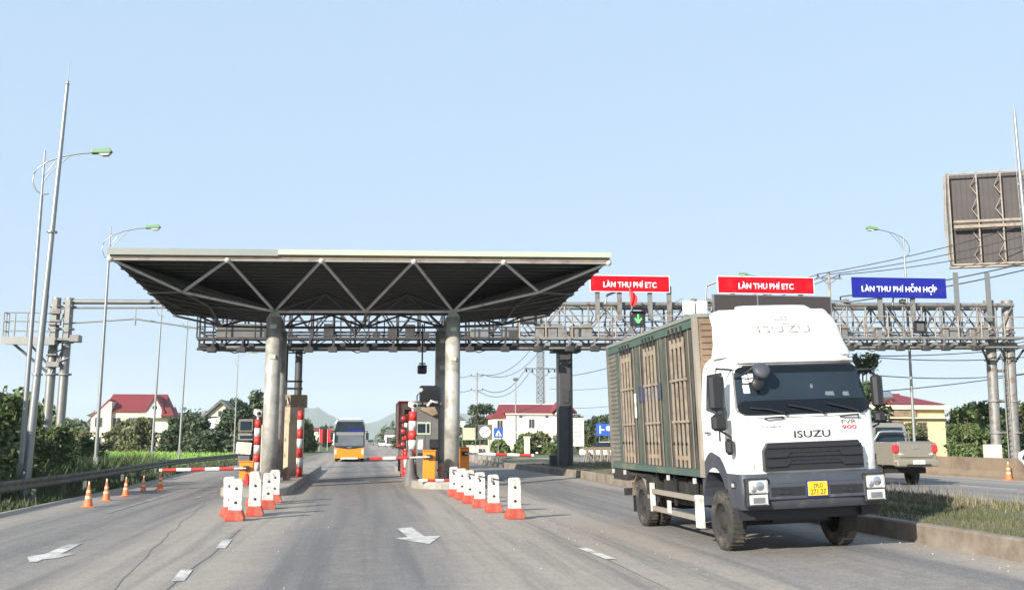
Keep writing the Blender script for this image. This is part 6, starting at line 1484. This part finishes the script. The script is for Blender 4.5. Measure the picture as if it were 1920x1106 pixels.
TX = [(11.2, 160, 7.6, 6, 'leafb', 'dark tree behind the notice board right of the column'), (8, 190, 6.0, 7, 'leafb', 'low dark tree close to the right front column'), (17.2, 152, 7.9, 6, 'leafb', 'tree at the left end of the white house'), (16.6, 121.5, 1.9, 3.4, 'leafa', 'low hedge bush at the left of the cream wall'), (20.6, 121, 2.9, 3.2, 'leafc', 'leggy bush under the upper window of the white house'),
      (24.2, 122, 2.6, 3.6, 'leafc', 'bush between gate pillar and dark column'), (26.8, 120, 3.6, 3.4, 'leafc', 'tall pale bush beside the dark gantry column'), (22.4, 119, 1.5, 3.4, 'leafa', 'low green hedge in front of the gate pillar'), (31.5, 128, 5.5, 5, 'leafb', 'tree behind the tall white notice board'), (35.5, 132, 6.4, 5, 'leafa', 'spindly tree left of the truck tail'), (34, 110, 2.6, 5, 'leafc', 'brown bush behind the rusty trestles'),
      (4.9 + 5, 260, 4.5, 5, 'leafa', 'roadside tree near the far cream shop'), (7.6, 330, 5.5, 6, 'leafa', 'far roadside tree right of the coach'), (-7.6, 215, 4.5, 4, 'leafa', 'roadside tree behind the red banners'), (-9.5, 250, 5.5, 5, 'leafb', 'dark roadside tree left of the coach')]
for i, (x, y, h, wd, m, l) in enumerate(TX): tree('tr' + m, x, y, h, wd, l, 70 + i % 4, 'trees on the right side', m, 4200, .24, .1, 20)
# palms
def palm(x, y, h, label, n=16, L=2.4):
    T = thing('palm_tree', label, 'palm tree', (x, y, -.1)); q = random.Random(int(x * 7))
    MB().path([(0, 0, 0), (.1, 0, h * .5), (0, 0, h)], .16, 8, .1).build('trunk', 'bark', T)
    mb = MB()
    for i in range(n):
        a = i * 2.4; e = q.uniform(-.2, 1.1); pts = []
        for k in range(9):
            t = k / 8; r = L * t * math.cos(e * (1 - t * .5)); z = h + L * math.sin(e) * t - 1.3 * t * t
            pts.append(Vector((r * math.cos(a), r * math.sin(a), z)))
        sd_ = Vector((-math.sin(a), math.cos(a), 0))
        for k in range(8):
            for s in (-1, 1):
                for m_ in range(2):
                    p = pts[k].lerp(pts[k + 1], m_ / 2); d = (pts[k + 1] - pts[k]).normalized(); ln = .75 * (1 - k / 10)
                    tip = p + sd_ * s * ln * .8 + d * ln * .5 - Vector((0, 0, ln * .35)); mb.add([p, p + d * .09, tip], [(0, 1, 2)])
    mb.build('crown', 'leafb', T); return T
palm(-8.6, 118, 6.0, 'spiky palm just right of the beige cabinet', 22, 2.2)
palm(46.5, 92, 6.2, 'palm above the bush behind the pickup', 16, 2.6)
# distant woods as masses
def woods(name, label, boxes, n, size, mt, seed):
    bl = []; q = random.Random(seed)
    for (x0, x1, y0, y1, h, k) in boxes:
        for i in range(k):
            s = q.uniform(.6, 1) * h * .5; bl.append((q.uniform(x0, x1), q.uniform(y0, y1), s * .9, s * 1.5, s * 1.5, s))
    return tag(leafmesh(name, bl, n, size, mt, None, seed, .4), label, 'woods', kind='stuff')
woods('far_woods', 'far belt of trees along the horizon left of the road', [(-260, -25, 260, 420, 11, 60), (-60, -9, 420, 700, 9, 26), (-420, -200, 300, 500, 13, 30)], 26000, 1.1, 'leafd', 5)
woods('far_woods', 'far belt of trees along the horizon right of the road', [(30, 260, 240, 420, 11, 60), (12, 60, 420, 700, 9, 24), (260, 460, 300, 500, 13, 30)], 26000, 1.1, 'leafd', 6)
# ground plants
def tufts(name, label, n, fn, h, wd, mt, seed, cat='grass', lean=.5):
    g = np.random.default_rng(seed); P = []
    q = random.Random(seed)
    for i in range(n):
        x, y, z, s = fn(q); a = q.uniform(0, 6.28); hh = h * s * q.uniform(.5, 1.3); dx, dy = math.cos(a), math.sin(a); l = q.uniform(0, lean) * hh; b = q.uniform(0, 6.28)
        P += [(x - dx * wd, y - dy * wd, z), (x + dx * wd, y + dy * wd, z), (x + math.cos(b) * l, y + math.sin(b) * l, z + hh)]
    P = np.array(P, float); n = len(P) // 3; me = bpy.data.meshes.new(name); me.vertices.add(3 * n); me.vertices.foreach_set('co', P.ravel())
    me.loops.add(3 * n); me.loops.foreach_set('vertex_index', np.arange(3 * n)); me.polygons.add(n); me.polygons.foreach_set('loop_start', np.arange(0, 3 * n, 3)); me.polygons.foreach_set('loop_total', np.full(n, 3)); me.update(); me.validate()
    me.materials.append(M[mt]); o = bpy.data.objects.new(name, me); COL.objects.link(o); return tag(o, label, cat, kind='stuff')
def fm(q):
    y = q.uniform(12, 60) if q.random() < .6 else q.uniform(12, 30); x = q.uniform(medx(y) + .25, 14.7); return x, y, zg(x, y) + .28, 1
tufts('grass', 'short green and dry grass covering the planted median', 42000, fm, .1, .012, 'grass', 3)
def fw_(q):
    y = q.uniform(14, 60); x = q.gauss(13.9, .7); x = min(14.75, max(11, x)); return x, y, zg(x, y) + .28, q.uniform(.3, 1.1)
tufts('dry_weeds', 'tall dry weeds along the far half of the median', 3600, fw_, .36, .014, 'dry', 4, 'weeds', .35)
def fl(q):
    y = q.uniform(14, 100); x = lerp([(12, -9.9), (36, -9.95), (50, -10.5), (60, -10.9), (80, -9.9), (105, -8.4)], y) + q.uniform(-2.6, .35) ; return x, y, zg(x, y) - .06, q.uniform(.4, 1.3)
tufts('grass', 'rough grass and creepers growing under the left guardrail', 30000, fl, .22, .03, 'sward', 6)
def ff(q):
    y = q.uniform(50, 150); x = q.uniform(-40, -12.5) if y < 90 else q.uniform(-60, -10.5); return x, y, zg(x, y) - .02, q.uniform(.6, 1.1)
tufts('rice_field', 'bright green rice growing in the field left of the road', 26000, ff, .32, .05, 'rice', 7, 'crop') if 'rice' in M else None
# a few loose leaves on the bushes' skirts
def fb(q):
    y = q.uniform(28, 74); x = lerp([(28, -11.6), (60, -13.4), (74, -13.5)], y) - abs(q.gauss(0, 2.2)); return x, y, zg(x, y) - .06, q.uniform(.4, 1.2)
tufts('undergrowth', 'tangled undergrowth between the guardrail and the bushes', 16000, fb, .9, .04, 'leafa', 8, 'undergrowth', .9)

# ------------------------------------------------------------------ haze
hz = MB().box(-5000, 5000, -90, 8200, -12, 330).build('haze', 'inkw'); hz['kind'] = 'stuff'; hz['label'] = 'pale blue haze over the far hills'; hz['category'] = 'haze'
hm = bpy.data.materials.new('haze_air'); hm.use_nodes = True; n_ = hm.node_tree; n_.nodes.clear()
pv = n_.nodes.new('ShaderNodeVolumePrincipled'); om = n_.nodes.new('ShaderNodeOutputMaterial'); n_.links.new(pv.outputs[0], om.inputs['Volume'])
pv.inputs['Color'].default_value = (.9, .95, 1, 1); pv.inputs['Density'].default_value = .00011; pv.inputs['Anisotropy'].default_value = .0
hz.data.materials.clear(); hz.data.materials.append(hm)
